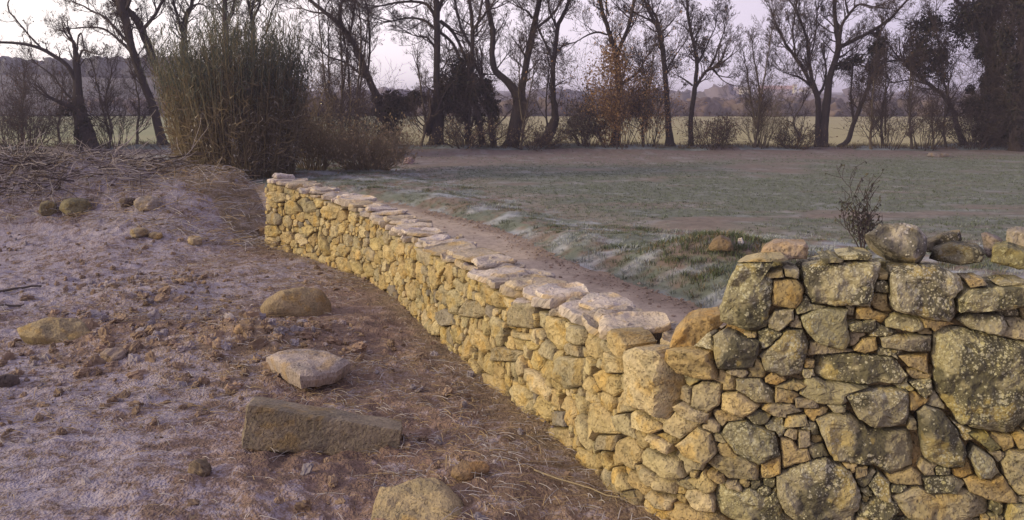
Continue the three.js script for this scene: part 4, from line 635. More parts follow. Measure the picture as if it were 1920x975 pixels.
tree('slim crooked tree with a kink near its foot', [[[1013, 291, 22], [1026, 258, 20], [1037, 235, 20], [1041, 218, 14], [1037, 180, 10], [1037, 130, 9], [1042, 90, 8], [1046, 50, 8], [1060, 20, 7], [1075, -20, 5]], [[1036, 115, 5], [1026, 88, 4], [1014, 62, 3], [1005, 40, 2]], [[1044, 52, 5], [1034, 30, 4], [1028, 10, 3]], [[1026, 240, 4], [1024, 190, 3], [1028, 140, 2.5]]], { seed: 110, tw: 3.2, len: 1.1 });
tree('tall tree forking high above the rusty bush', [[[1152, 291, 18], [1156, 240, 14], [1160, 190, 13], [1160, 150, 13], [1156, 110, 10], [1147, 80, 9], [1138, 50, 8], [1126, 10, 7], [1118, -60, 5]], [[1157, 108, 9], [1163, 85, 8], [1174, 60, 8], [1182, 25, 7], [1188, -30, 6]], [[1138, 65, 4], [1122, 60, 4], [1105, 64, 3], [1080, 78, 2]], [[1164, 160, 6], [1180, 148, 5], [1200, 135, 4], [1215, 110, 3]], [[1142, 30, 4], [1136, 10, 4], [1140, -30, 3]]], { seed: 111, tw: 3.0, len: 1.3, leaf: 0.12, leafCols: RUST });
tree('slender tree arching right of the rusty bush', [[[1256, 290, 18], [1254, 240, 12], [1250, 180, 10], [1245, 120, 9], [1240, 80, 9], [1234, 55, 8], [1222, 30, 6], [1210, 5, 5], [1190, -40, 4]], [[1239, 65, 6], [1232, 30, 5], [1220, 5, 4], [1216, -30, 3]], [[1245, 140, 4], [1262, 110, 3], [1275, 90, 2]], [[1234, 50, 4], [1215, 35, 4], [1195, 25, 3]]], { seed: 112, tw: 3.6, len: 1.2, leaf: 0.1 });
tree('slim tree with a broken stub under a fan of twigs', [[[1296, 289, 11], [1295, 240, 9], [1297, 205, 9], [1302, 170, 9], [1306, 130, 7], [1302, 90, 6], [1293, 50, 6], [1288, 10, 5], [1286, -50, 4]], [[1302, 168, 6], [1312, 148, 6], [1322, 133, 6], [1336, 127, 6]], [[1334, 126, 5], [1340, 133, 5], [1347, 141, 3]], [[1330, 128, 5], [1342, 110, 4], [1352, 85, 3], [1365, 55, 2]], [[1305, 125, 4], [1322, 95, 3], [1345, 50, 2]], [[1298, 160, 4], [1288, 150, 3], [1278, 142, 2]]], { seed: 113, tw: 5.5, len: 1.05, from: 0.5 });
tree('fan-shaped pale tree spreading left from a double foot', [[[1532, 289, 12], [1534, 240, 10], [1534, 190, 11], [1528, 172, 8], [1512, 140, 7], [1492, 108, 6], [1472, 80, 5], [1458, 50, 4]], [[1535, 180, 8], [1524, 150, 7], [1518, 110, 6], [1514, 70, 5], [1500, 30, 4]], [[1536, 176, 6], [1548, 160, 5], [1556, 130, 4]], [[1522, 165, 4], [1500, 148, 3], [1470, 138, 2]], [[1518, 110, 4], [1530, 70, 3], [1535, 20, 3]], [[1492, 108, 4], [1485, 60, 3], [1490, 10, 3]]], { seed: 114, tw: 5.2, len: 1.25, mat: M.bark, from: 0.55 });
tree('straight dark tree with a long limb reaching right', [[[1543, 290, 18], [1546, 240, 16], [1550, 195, 15], [1556, 150, 12], [1566, 115, 11], [1573, 85, 11], [1568, 50, 8], [1566, 0, 7], [1570, -60, 5]], [[1575, 88, 8], [1600, 76, 7], [1640, 56, 6], [1670, 36, 5], [1690, 15, 4], [1712, -10, 4]], [[1574, 80, 7], [1576, 50, 6], [1590, 25, 5], [1605, 10, 4], [1630, 15, 3]], [[1572, 108, 5], [1584, 103, 4], [1590, 98, 3]], [[1590, 25, 4], [1582, 0, 3], [1590, -30, 3]]], { seed: 115, tw: 3.8, len: 1.3, from: 0.5 });
tree('leaning dark tree hung with ragged creepers', [[[1572, 290, 9], [1588, 265, 10], [1600, 230, 8], [1614, 195, 7], [1628, 160, 6], [1640, 115, 5], [1648, 60, 4]], [[1630, 150, 4], [1650, 120, 4], [1690, 112, 3]], [[1600, 228, 4], [1596, 180, 3], [1600, 130, 3]]], { seed: 116, tw: 3.2, len: 1.1, ivy: [[1605, 118, 34, 18, 900], [1648, 82, 24, 30, 1000], [1632, 135, 24, 26, 600]] });
tree('arching tree with creeper-smothered head, left of the darkest trees', [[[1806, 288, 12], [1798, 245, 10], [1786, 205, 9], [1768, 178, 8], [1745, 160, 7], [1718, 138, 7], [1700, 120, 6]], [[1780, 190, 5], [1765, 150, 4], [1755, 100, 4], [1740, 50, 3]], [[1745, 160, 4], [1710, 150, 3], [1680, 155, 2]]], { seed: 117, tw: 3.4, len: 1.2, ivy: [[1738, 62, 40, 44, 2000], [1725, 118, 34, 34, 1300], [1770, 110, 26, 44, 900]] });
tree('massive tree swallowed by blackish ivy near the right edge', [[[1868, 292, 40], [1866, 240, 34], [1862, 180, 26], [1860, 110, 20], [1855, 40, 16], [1850, -60, 12]], [[1862, 120, 12], [1835, 60, 9], [1800, 20, 7], [1770, 0, 5]], [[1868, 160, 10], [1885, 90, 8], [1895, 0, 7]]], { seed: 118, tw: 3.0, len: 1.3, ivy: [[1866, 190, 44, 70, 4200], [1862, 90, 44, 60, 3800], [1850, 20, 60, 40, 3600], [1868, 250, 30, 36, 1300], [1815, 40, 44, 40, 1700], [1835, 185, 34, 40, 1500]] });
tree('black ivy-clad tree cut by the right edge of the view', [[[1905, 292, 26], [1908, 230, 22], [1912, 150, 18], [1915, 60, 14], [1920, -60, 10]], [[1912, 140, 9], [1940, 70, 7], [1960, 0, 5]]], { seed: 119, tw: 2.6, len: 1.3, z: -35, ivy: [[1910, 150, 36, 70, 3000], [1915, 50, 44, 60, 3000], [1908, 235, 24, 40, 900], [1950, 130, 34, 70, 1500]] });
// thin young stems and saplings along the row
const SAP = [['thin double sapling right of the reeds', 617, 60, [[600, 20]]], ['tall thin sapling close to the curving tree', 636, 20, [[650, 60]]], ['thin stem between sapling and curving tree', 655, 90, []], ['dark reedy stem behind the creeper tangle', 668, 40, [[690, 10]]], ['whippy stem leaning over the gap by the big tree', 795, 130, []], ['thin pole-like stem right of the V-shaped tree', 978, 130, [[1000, 140]]], ['slight sapling between two trees over the bush', 1210, 120, [[1225, 80]]], ['multi-stemmed pale sapling with twiggy top', 1418, 100, [[1440, 60], [1400, 120]]], ['small sapling with a dark tuft before the pale field', 1493, 200, []], ['thin sapling right of the leaning creeper tree', 1632, 190, [[1625, 150]]], ['grey slender sapling in the gap of the right-hand row', 1660, 150, [[1650, 120]]], ['slim sapling left of the arching tree', 1705, 150, [[1715, 90]]], ['crooked low sapling before the arching tree', 1745, 215, []], ['thin straight stem under the arching tree', 1772, 160, []], ['brown sapling beside the leaning far-left tree', 205, 140, [[178, 120]]], ['thin sapling in the far-left field edge', 262, 150, []], ['bare sapling at the left edge of the view', 40, 190, [[60, 150]]], ['wispy sapling before the dark left hill', 110, 170, []]];
SAP.forEach(([label, u, v, more], i) => { const r = rng(700 + i), j = () => (r() - 0.5) * 14, limbs = [[[u + j(), 289, 5.5], [u + j(), lerp(289, v, 0.33), 4.6], [u + j(), lerp(289, v, 0.66), 3.6], [u + j() * 1.5, v, 2.4]], ...more.map(([a, b]) => [[u, lerp(289, v, 0.25), 4], [lerp(u, a, 0.5), lerp(285, b, 0.6), 3], [a, b, 2]])]; tree(label, limbs, { seed: 720 + i, tw: 5.2, len: 0.95, from: 0.18, category: 'sapling', z: TREE_Z - 1.2 * r() + 0.9, leaf: 0.05, mat: M.twigPale, depth: 2, kids: [8, 7] }); });

// bushes: many stems from one foot, with or without leaves
function bush(label, u, v0, ru, rv, { z = TREE_Z + 0.6, n = 60, leaf = 0.5, cols = DEAD, seed, size = 0.09, name = 'bush', up = 0.1, clumps = 0, mat = M.twig, kids = [7, 6, 4] }) {
  const rnd = rng(seed), b = onPlaneZ(u, v0, z), m = -z / FPX; b.y = H(b.x, b.z) - 0.03; const t = thing(name, label, 'bush', b, 'bushes and scrub along the far field edge'), T = new Tubes(), L = new Leaves();
  for (let k = 0; k < n; k++) { const a = rnd() * 6.283, q = Math.sqrt(rnd()), o = V3(b.x + Math.cos(a) * q * ru * m * 0.45, b.y, b.z + Math.sin(a) * q * ru * m * 0.45); o.y = H(o.x, o.z); const d = V3(Math.cos(a) * q * ru, rv * (0.5 + 0.6 * rnd()), Math.sin(a) * q * ru * 0.8); grow(T, o, d.clone().normalize(), d.length() * m * (0.5 + 0.75 * rnd()), 0.014, 0, rnd, { tip: leafTip(L, cols, leaf, size), kids, up, depth: 2 }); }
  const lobe = Array.from({ length: 24 }, () => [sphere(rnd).multiplyScalar(0.85), 0.2 + 0.26 * rnd()]);
  for (let k = 0; k < clumps; k++) { const [lo, lr] = lobe[Math.floor(rnd() * 24)], q = sphere(rnd).multiplyScalar(lr).add(lo); L.leaf(V3(b.x + q.x * ru * m, b.y + (q.y * 0.5 + 0.5) * rv * m, b.z + q.z * ru * m * 0.7), sphere(rnd), size * (0.7 + 0.7 * rnd()), size * 0.6, cols[Math.floor(rnd() * cols.length)], rnd); }
  mesh('stems', T.geo(b), mat, t); if (L.i.length) mesh('leaves', L.geo(b), cols === IVY ? M.ivy : M.leaf, t); return t;
}
const BROWN = [[0.14, 0.085, 0.05], [0.10, 0.065, 0.045], [0.18, 0.115, 0.06]], STRAW = [[0.38, 0.27, 0.15], [0.30, 0.205, 0.115], [0.23, 0.155, 0.09]];
bush('tall rusty-leaved bush in the middle of the tree row', 1158, 288, 66, 205, { n: 24, leaf: 0.8, cols: RUST, seed: 201, size: 0.10, kids: [6, 5], clumps: 7500 });
bush('rust and brown bush just right of the rusty-leaved one', 1215, 288, 42, 150, { n: 18, leaf: 0.5, cols: [...RUST, ...RUST, ...BROWN], seed: 202, size: 0.085, clumps: 2000 });
bush('low dark bramble left of the rusty bush', 1100, 290, 40, 80, { n: 40, leaf: 0.5, cols: [[0.05, 0.034, 0.03], [0.07, 0.045, 0.035]], seed: 203, size: 0.11 });
bush('drooping reddish bramble at the foot of the slim stub tree', 1335, 290, 48, 56, { n: 40, leaf: 0.45, cols: [[0.13, 0.07, 0.045], [0.10, 0.055, 0.04]], seed: 204, up: -0.03 });
bush('dry brown shrub under the pale sapling', 1425, 290, 34, 130, { n: 30, leaf: 0.16, cols: BROWN, seed: 205, mat: M.twigPale });
bush('low dry scrub beneath the fan-shaped tree', 1490, 291, 44, 36, { n: 34, leaf: 0.3, cols: BROWN, seed: 206 });
bush('brown thicket below the creeper-hung leaning tree', 1660, 290, 50, 90, { n: 20, leaf: 0.14, cols: BROWN, seed: 207 });
bush('hazy brown thicket right of the creeper-hung leaning tree', 1730, 290, 50, 110, { n: 20, leaf: 0.14, cols: BROWN, seed: 208 });
bush('dark scrub at the foot of the ivy-clad trees', 1825, 291, 56, 80, { n: 50, leaf: 0.5, cols: IVY, seed: 209 });
bush('brown weedy thicket right of the reed clump', 585, 318, 56, 120, { n: 60, leaf: 0.4, cols: [...BROWN, ...STRAW], seed: 210, z: -25, kids: [6, 4], mat: M.straw });
bush('dark twiggy bush between reeds and saplings', 570, 290, 40, 140, { n: 50, leaf: 0.3, cols: [[0.055, 0.04, 0.04], [0.07, 0.045, 0.04]], seed: 211, z: -32, kids: [8, 6] });
bush('dry straw-brown weeds at the near corner of the field', 690, 318, 85, 60, { n: 120, leaf: 0.6, cols: STRAW, seed: 212, z: -25, mat: M.straw, kids: [6, 4] });
bush('grey-brown twiggy thicket behind the dry weeds', 660, 292, 52, 120, { n: 44, leaf: 0.12, cols: BROWN, seed: 213, z: -33 });
bush('russet bush at the left edge beyond the heap', 45, 290, 75, 130, { n: 60, leaf: 0.3, cols: [[0.13, 0.07, 0.045], [0.09, 0.055, 0.045]], seed: 214, z: -34, kids: [8, 6] });
bush('brown scrub right of the leaning far-left tree', 215, 288, 50, 110, { n: 24, leaf: 0.1, cols: BROWN, seed: 215 });
bush('low brown scrub beneath the V-shaped tree', 1000, 290, 70, 26, { n: 50, leaf: 0.3, cols: BROWN, seed: 216 });
bush('scrub of straw and twigs under the big upright tree', 870, 290, 60, 34, { n: 50, leaf: 0.3, cols: STRAW, seed: 217 });

// giant reeds
{
  const rnd = rng(55), c = onPlaneY(440, 332, -0.1), t = thing('reed_clump', 'tall dense clump of giant reeds, green above and dry brown below', 'reeds', V3(c.x, H(c.x, c.z), c.z)), S = new Tubes(), G = new Leaves(), D = new Leaves(), b = t.position;
  const GREEN = [[0.085, 0.095, 0.066], [0.105, 0.115, 0.08], [0.07, 0.078, 0.058], [0.14, 0.13, 0.085]], DRY = [[0.21, 0.155, 0.085], [0.16, 0.115, 0.068], [0.27, 0.20, 0.11], [0.12, 0.085, 0.055]];
  for (let k = 0; k < 980; k++) {
    const a = rnd() * 6.283, q = Math.sqrt(rnd()), ox = Math.cos(a) * q, oz = Math.sin(a) * q, o = V3(b.x + ox * 1.42, 0, b.z + oz * 1.2 - 0.4), h = (2.4 + (1.35 + 0.7 * rnd() ** 3) * Math.pow(rnd(), 0.7) * (0.7 + 0.8 * clamp(0.5 + 1.4 * N3(ox * 5.5, 2, oz * 2)))) * (1 - 0.14 * Math.abs(ox) ** 2), d = V3(ox * 0.12 + (rnd() - 0.5) * 0.2, 1, oz * 0.16 + (rnd() - 0.5) * 0.14).normalize(), pts = [o]; o.y = H(o.x, o.z) - 0.05;
    for (let i = 0; i < 5; i++) { d.x += ox * 0.012 + (rnd() - 0.5) * 0.09; d.z += (rnd() - 0.5) * 0.07; d.normalize(); pts.push(pts[i].clone().addScaledVector(d, h / 5)); }
    S.tube(pts, [0.009, 0.009, 0.008, 0.007, 0.005, 0.003], 3);
    for (let i = 0; i < 22; i++) { const f = 0.06 + 0.94 * (i + rnd()) / 22, j = Math.min(4, Math.floor(f * 5)), p = pts[j].clone().lerp(pts[j + 1], f * 5 - j), dry = f < 0.66 + 0.34 * (rnd() - 0.5), dir = V3(rnd() - 0.5, dry ? -0.2 + 0.9 * rnd() : 0.45 + 0.6 * rnd(), rnd() - 0.5); (dry ? D : G).leaf(p, dir, (dry ? 0.3 : 0.2) + 0.2 * rnd(), 0.018 + 0.016 * rnd(), (dry ? DRY : GREEN)[Math.floor(rnd() * 4)], rnd, dry ? 0.5 : 0.7); }
  }
  mesh('canes', S.geo(b), std({ color: new THREE.Color().setRGB(0.16, 0.125, 0.07) }), t); mesh('green_leaves', G.geo(b), M.leaf, t); mesh('dry_leaves', D.geo(b), M.leaf, t);
}
// dry weed standing behind the old wall
{
  const b = groundHit(1617, 478); const rnd = rng(66), t = thing('dry_weed', 'dead branching weed standing alone behind the old wall', 'weed', b), T = new Tubes(), L = new Leaves();
  const hgt = 122 / FPX * Math.hypot(b.x, b.z), base = b.clone();
  for (let k = 0; k < 7; k++) { const d = V3((rnd() - 0.5) * (k ? 1.5 : 0.1), 1, (rnd() - 0.5) * 0.8); grow(T, base, d, hgt * (k ? 0.5 + 0.25 * rnd() : 1), 0.012, 0, rnd, { kids: [8, 4], depth: 2, up: 0.28, tip: leafTip(L, [[0.06, 0.06, 0.04], [0.085, 0.075, 0.05]], 1, 0.055) }); }
  mesh('stems', T.geo(b), M.twig, t); mesh('seed_heads', L.geo(b), M.ivy, t).userData.kind = 'stuff';
}

// ---------- far hills, woods and houses ----------
{
  const W = 90, pos = [], idx = [], col = []; const ridge = (x, z0, h, seed) => h * (0.75 + 0.5 * fbm(x * 0.01, seed, 1, 3));
  // a low ridge ahead on the left, and long low rises along the horizon
  const sheet = (name, label, x0, x1, z, depth, hAt, c) => { const n = 120, m = 10, P = [], C = [], I = []; for (let j = 0; j <= m; j++) for (let i = 0; i <= n; i++) { const x = lerp(x0, x1, i / n), f = j / m, h = hAt(x) * Math.sin(Math.PI * Math.min(1, f * 0.9 + 0.02)) ** 0.8; P.push(x, h - 1.2 + 0.8 * fbm(x * 0.05, f * 4, 3, 3), z - depth * f); const k = 0.8 + 0.6 * fbm(x * 0.03, f * 5, 9, 4); C.push(c[0] * k, c[1] * k, c[2] * k); if (i < n && j < m) { const a = j * (n + 1) + i; I.push(a, a + 1, a + n + 1, a + 1, a + n + 2, a + n + 1); } } structure(name, geoFrom(P, I, null, C), std({ vertexColors: true }), label); };
  sheet('hills', 'dark low ridge beyond the fields on the left', -240, 20, -150, 120, x => 10.5 * sst(-42, -80, x) * (0.9 + 0.3 * fbm(x * 0.02, 2, 5, 3)), [0.10, 0.085, 0.09]);
  sheet('hills', 'long low wooded rise along the horizon', -300, 700, -470, 300, x => 9 + 6 * fbm(x * 0.006, 7, 2, 3), [0.14, 0.12, 0.14]);
  // far woods read as one mass
  const rnd = rng(8), blob = rockGeo({ sx: 1, sy: 1, sz: 1, e: 2, seed: 5, detail: 3, rough: 0.45, cuts: 0 }); blob.deleteAttribute('color');
  const wood = (name, label, n, place, c) => { const im = new THREE.InstancedMesh(blob, std({ color: new THREE.Color(1, 1, 1) }), n), m4 = new THREE.Matrix4(), q = new THREE.Quaternion(); for (let i = 0; i < n; i++) { const [x, z, h] = place(rnd); q.setFromEuler(new THREE.Euler(0, rnd() * 6, 0)); m4.compose(V3(x, h * 0.35 - 1, z), q, V3(h * (0.5 + 0.5 * rnd()), h * 0.62, h * 0.6)); im.setMatrixAt(i, m4); const k = 0.7 + 0.6 * rnd(); im.setColorAt(i, new THREE.Color().setRGB(c[0] * k, c[1] * k * (0.95 + 0.1 * rnd()), c[2] * k)); } im.name = numbered(name); im.castShadow = im.receiveShadow = true; tag(im, label, 'wood', null, 'stuff'); scene.add(im); };
  wood('distant_wood', 'purplish far-off belt of woodland along the horizon', 900, r => { const x = lerp(-160, 420, r()); return [x, -260 - 170 * r(), 3.5 + 4.5 * r() * r()]; }, [0.13, 0.105, 0.13]);
  wood('distant_hedge', 'brown hedge line at the end of the pale field', 420, r => { const x = lerp(-90, 130, r()); return [x, -150 - 12 * r() + x * 0.05, 1.6 + 1.8 * r()]; }, [0.11, 0.075, 0.065]);
  wood('hill_wood', 'dark trees along the top of the left ridge', 160, r => { const x = lerp(-190, -25, r()); return [x, -205 - 40 * r(), 0]; }, [0.07, 0.065, 0.07]);
  const hw = scene.getObjectByName('hill_wood'); { const m4 = new THREE.Matrix4(), q = new THREE.Quaternion(), r2 = rng(4); for (let i = 0; i < 160; i++) { const x = lerp(-190, -75, r2()), s = 1 + 2 * r2(); m4.compose(V3(x, 9 * sst(-42, -80, x), -205 - 30 * r2()), q.setFromEuler(new THREE.Euler(0, r2() * 6, 0)), V3(s * 1.2, s, s)); hw.setMatrixAt(i, m4); } }
  const house = (label, u, v, wpx, hpx, z, wallC, roofC, gable) => {
    const p = onPlaneZ(u, v, z), m = -z / FPX, w = wpx * m, h = hpx * m, d = w > 14 ? 8 : w * 0.9, t = thing('farm_house', label, 'house', p, 'far-off houses on the horizon');
    const wm = std({ color: new THREE.Color().setRGB(...wallC) }), rm = std({ color: new THREE.Color().setRGB(...roofC) }), dm = std({ color: new THREE.Color().setRGB(0.05, 0.045, 0.05) });
    const wall = new THREE.BoxGeometry(w, h + 6, d); wall.translate(0, h / 2 - 3, 0); mesh('wall', wall, wm, t);
    const s = new THREE.Shape(); s.moveTo(-d / 2 - 0.4, 0); s.lineTo(0, gable); s.lineTo(d / 2 + 0.4, 0); s.closePath(); const r = new THREE.ExtrudeGeometry(s, { depth: w + 0.6, bevelEnabled: false }); r.translate(0, 0, -w / 2 - 0.3); r.rotateY(Math.PI / 2); r.translate(0, h + 0.02, 0); mesh('roof', r, rm, t);
    const n = Math.max(1, Math.round(w / 5)); for (let i = 0; i < n; i++) { const g = new THREE.BoxGeometry(0.9, 1.2, 0.1); g.translate((i + 0.5) / n * w - w / 2, h * 0.5, d / 2 + 0.06); mesh('window', g, dm, t); }
  };
  house('small white far-off house catching the light', 1396, 180, 16, 12, -480, [0.85, 0.78, 0.6], [0.5, 0.42, 0.32], 1.4);
  house('long low far-off farm building with reddish roof', 1455, 176, 62, 8, -520, [0.4, 0.3, 0.27], [0.42, 0.2, 0.15], 2.2);
  house('narrow pale far-off tower house', 1490, 172, 6, 11, -500, [0.85, 0.78, 0.55], [0.45, 0.33, 0.25], 0.8);
  house('pale wide far-off house behind the fan-shaped tree', 1512, 178, 22, 9, -500, [0.7, 0.66, 0.6], [0.4, 0.3, 0.26], 1.4);
  house('ochre far-off barn left of the white house', 1375, 178, 24, 9, -500, [0.42, 0.3, 0.2], [0.35, 0.25, 0.2], 1.5);
}

// ---------- loose cover: clods, straw, frost-stiff grass ----------
function scatter(name, label, category, geo, mat, items) {
  const im = new THREE.InstancedMesh(geo, mat, items.length), m = new THREE.Matrix4(), q = new THREE.Quaternion(), c = new THREE.Color();
  items.forEach((o, i) => { m.compose(o.p, q.setFromEuler(o.e), o.s); im.setMatrixAt(i, m); im.setColorAt(i, c.setRGB(...o.c)); });
  im.name = numbered(name); im.castShadow = im.receiveShadow = true; tag(im, label, category, null, 'stuff'); scene.add(im); return im;
}
const spot = (rnd, x0, x1, z0, z1) => [lerp(x0, x1, rnd()), lerp(z0, z1, rnd())];
const bladeGeo = (n, h, w, spread, seed) => { const r = rng(seed), P = [], I = []; for (let k = 0; k < n; k++) { const a = r() * 6.283, q = r() * spread, o = V3(Math.cos(a) * q, 0, Math.sin(a) * q), l = V3(Math.cos(a + r() - 0.5), 0, Math.sin(a + r() - 0.5)).multiplyScalar(h * (0.3 + 0.6 * r())), hh = h * (0.6 + 0.5 * r()), s = V3(-Math.sin(a), 0, Math.cos(a)).multiplyScalar(w / 2), b = P.length / 3, m = o.clone().addScaledVector(l, 0.35).setY(hh * 0.6), e = o.clone().add(l).setY(hh * 0.85); for (const p of [o.clone().add(s), o.clone().sub(s), m.clone().addScaledVector(s, 0.8), m.clone().addScaledVector(s, -0.8), e]) P.push(p.x, p.y, p.z); I.push(b, b + 1, b + 2, b + 1, b + 3, b + 2, b + 2, b + 3, b + 4); } return geoFrom(P, I); };
{
  const rnd = rng(12), clodG = rockGeo({ sx: 1, sy: 0.75, sz: 0.9, e: 2.6, seed: 9, detail: 3, rough: 0.42, cuts: 4 }); clodG.deleteAttribute('color'); const clodF = toCreasedNormals(clodG, 0.5);
  const items = [];
  for (let k = 0; k < 26000 && items.length < 6500; k++) {
    const t = rnd(), [x, z] = spot(rnd, -7.5, 1, -13.2, -2.8), q = polyNear(DIVIDE, x, z)[0] * SGN; if (q > -0.02) continue;
    const heap = BUMPS.slice(0, 4).reduce((a, [bx, bz, r]) => a + Math.exp(-((x - bx) ** 2 + (z - bz) ** 2) / (r * r * 1.6)), 0), patch = clamp(0.35 * sst(0, 0.35, N3(x * 0.8, 9, z * 0.8)) + heap); if (rnd() > 0.16 + 0.84 * patch) continue;
    const s = (0.004 + 0.026 * rnd() ** 7) * (0.8 + 0.8 * patch), k2 = 0.75 + 0.5 * rnd(), fr = rnd() < 0.2, fb = s > 0.012 ? 0.74 : 1; items.push({ p: V3(x, H(x, z) + s * 0.2, z), e: new THREE.Euler(rnd() * 6, rnd() * 6, rnd() * 6), s: V3(s * (0.8 + 0.9 * rnd()), s * (0.6 + 0.5 * rnd()), s * (0.8 + 0.5 * rnd())), c: fr ? [0.35 * k2 * fb, 0.30 * k2 * fb, 0.32 * k2 * fb] : [0.24 * k2, 0.165 * k2, 0.115 * k2] });
  }
  for (let k = 0; k < 260; k++) { const [bx, bz, r] = BUMPS[Math.floor(rnd() * 5) % 4], a = rnd() * 6.28, q = 1.5 * r * Math.sqrt(rnd()), x = bx + Math.cos(a) * q * 1.2, z = bz + Math.sin(a) * q, s = 0.012 + 0.045 * rnd() ** 4, k2 = 0.75 + 0.4 * rnd(); items.push({ p: V3(x, H(x, z) - s * 0.1, z), e: new THREE.Euler(rnd() - 0.5, rnd() * 6, rnd() - 0.5), s: V3(s * (0.9 + 0.5 * rnd()), s * 0.8, s), c: rnd() < 0.25 ? [0.29 * k2, 0.23 * k2, 0.225 * k2] : [0.27 * k2, 0.18 * k2, 0.13 * k2] }); }
  const path = []; for (let k = 0; k < 30000 && path.length < 2600; k++) { const z = -5 - 12 * rnd(), x = lerp(-3, 4, rnd()), p = polyNear(PATH_EDGE, x, z)[0] * SGN; if (p > 0.05 || p < -2 || rnd() > 0.08 + sst(-0.5, 0, p) || polyNear(DIVIDE, x, z)[0] * SGN < 0.4) continue; const s = 0.005 + 0.018 * rnd() ** 4, k2 = 0.7 + 0.6 * rnd(); path.push({ p: V3(x, H(x, z) + s * 0.2, z), e: new THREE.Euler(rnd() * 6, rnd() * 6, 0), s: V3(s, s * 0.7, s), c: [0.33 * k2, 0.25 * k2, 0.2 * k2] }); }
  scatter('path_pebbles', 'small stones and crumbs along the dirt track', 'gravel', clodF, M.clod, path);
  scatter('soil_clods', 'loose crumbs and clods of earth on the frosty soil', 'soil', clodF, M.clod, items);
  // straw and dead stalks
  const st = new THREE.CylinderGeometry(0.5, 0.35, 1, 4, 3); st.rotateZ(Math.PI / 2); { const P = st.attributes.position; for (let i = 0; i < P.count; i++) P.setY(i, P.getY(i) + 3.5 * Math.cos(P.getX(i) * 2.2)); st.computeVertexNormals(); }
  const straw = [];
  for (let k = 0; k < 60000 && straw.length < 15000; k++) {
    const [x, z] = spot(rnd, -7.5, 0.9, -13.2, -2.8), d = -polyNear(DIVIDE, x, z)[0] * SGN; if (d < 0.02) continue;
    const [rd, rl] = polyNear(RIDGE, x, z), onHeap = Math.abs(rd) < 1.6 && rl > 6; const near = d < 1.3 && z > -6; if (rnd() > (onHeap ? 0.75 : near ? 0.9 : 0.12 + 0.5 * sst(0, 0.3, N3(x * 0.9, 2, z * 0.9)))) continue;
    const big = onHeap && rnd() < 0.3, l = (0.035 + 0.11 * rnd() ** 2) * (big ? 3.2 : 1), w = 0.0022 + 0.0022 * rnd() + (big ? 0.004 : 0), k2 = 0.7 + 0.6 * rnd(), c = rnd() < 0.45 ? [0.40, 0.36, 0.36] : rnd() < 0.6 ? [0.36, 0.26, 0.14] : [0.20, 0.14, 0.10];
    straw.push({ p: V3(x, H(x, z) + 0.006 + (onHeap ? 0.08 * rnd() : 0.012 * rnd()), z), e: new THREE.Euler((rnd() - 0.5) * 0.3, rnd() * 6.283, (rnd() - 0.5) * (onHeap ? 0.7 : 0.35)), s: V3(l, w, w), c: c.map(v => v * k2) });
  }
  scatter('straw', 'scattered straw and dead stalks over the soil', 'straw', st, M.clod, straw);
  // short frost-stiff grass and rootlets on the soil
  const rime = [], rg = bladeGeo(7, 1, 0.07, 0.8, 13);
  for (let k = 0; k < 60000 && rime.length < 9000; k++) { const [x, z] = spot(rnd, -7.5, 0.5, -12.6, -2.8), d = -polyNear(DIVIDE, x, z)[0] * SGN; if (d < 0.35) continue; const f = 0.5 * sst(0.3, 2.6, d) + 0.2 * sst(1.2, 2.8, -x) + 0.8 * fbm(x * 0.8, 2, z * 0.8, 3) - 0.3; if (rnd() > 0.08 + 1.2 * f) continue; const s = 0.012 + 0.022 * rnd() ** 2, k2 = 0.75 + 0.45 * rnd(); rime.push({ p: V3(x, H(x, z) - 0.003, z), e: new THREE.Euler((rnd() - 0.5) * 0.9, rnd() * 6, (rnd() - 0.5) * 0.9), s: V3(s * 1.3, s, s * 1.3), c: (rnd() < 0.72 ? [0.44, 0.42, 0.49] : [0.26, 0.22, 0.15]).map(v => v * k2) }); }
  scatter('frosted_grass', 'short frosted grass and rootlets on the soil', 'grass', rg, M.blade, rime);
  // dry upright wisps on the heap
  const wisp = [], wg = bladeGeo(5, 1, 0.03, 0.25, 3);
  for (let k = 0; k < 900; k++) { const [x, z] = spot(rnd, -9, -3.8, -14.2, -11.4), [rd] = polyNear(RIDGE, x, z); if (Math.abs(rd) > 1.2 || polyNear(DIVIDE, x, z)[0] * SGN > -0.1) continue; const s = 0.06 + 0.2 * rnd() ** 3, k2 = 0.7 + 0.5 * rnd(); wisp.push({ p: V3(x, H(x, z) - 0.01, z), e: new THREE.Euler((rnd() - 0.5) * 0.6, rnd() * 6, (rnd() - 0.5) * 0.6), s: V3(s, s, s), c: [0.27 * k2, 0.20 * k2, 0.12 * k2] }); }
  scatter('dry_grass', 'wisps of dry grass on the heap', 'grass', wg, M.blade, wisp);
  // verge grass, frosted in part
  const tuft = bladeGeo(9, 1, 0.09, 0.55, 4), grass = [];
  for (let k = 0; k < 240000 && grass.length < 30000; k++) {
    const z = -5 - 29 * rnd() ** 1.3, x = lerp(-12, 12, rnd()), p = polyNear(PATH_EDGE, x, z)[0] * SGN, f = polyNear(FIELD_EDGE, x, z)[0] * SGN; if (p < 0.03 || f > 0.25 || polyNear(DIVIDE, x, z)[0] * SGN < 0.1) continue;
    const g = fbm(x * 0.9, 11, z * 1.3, 4), mound = Math.exp(-(((x - 2.6) / 1) ** 2 + ((z + 10.6) / 1.2) ** 2)); if (rnd() > 0.2 + 1.2 * sst(-0.2, 0.2, g) + mound) continue;
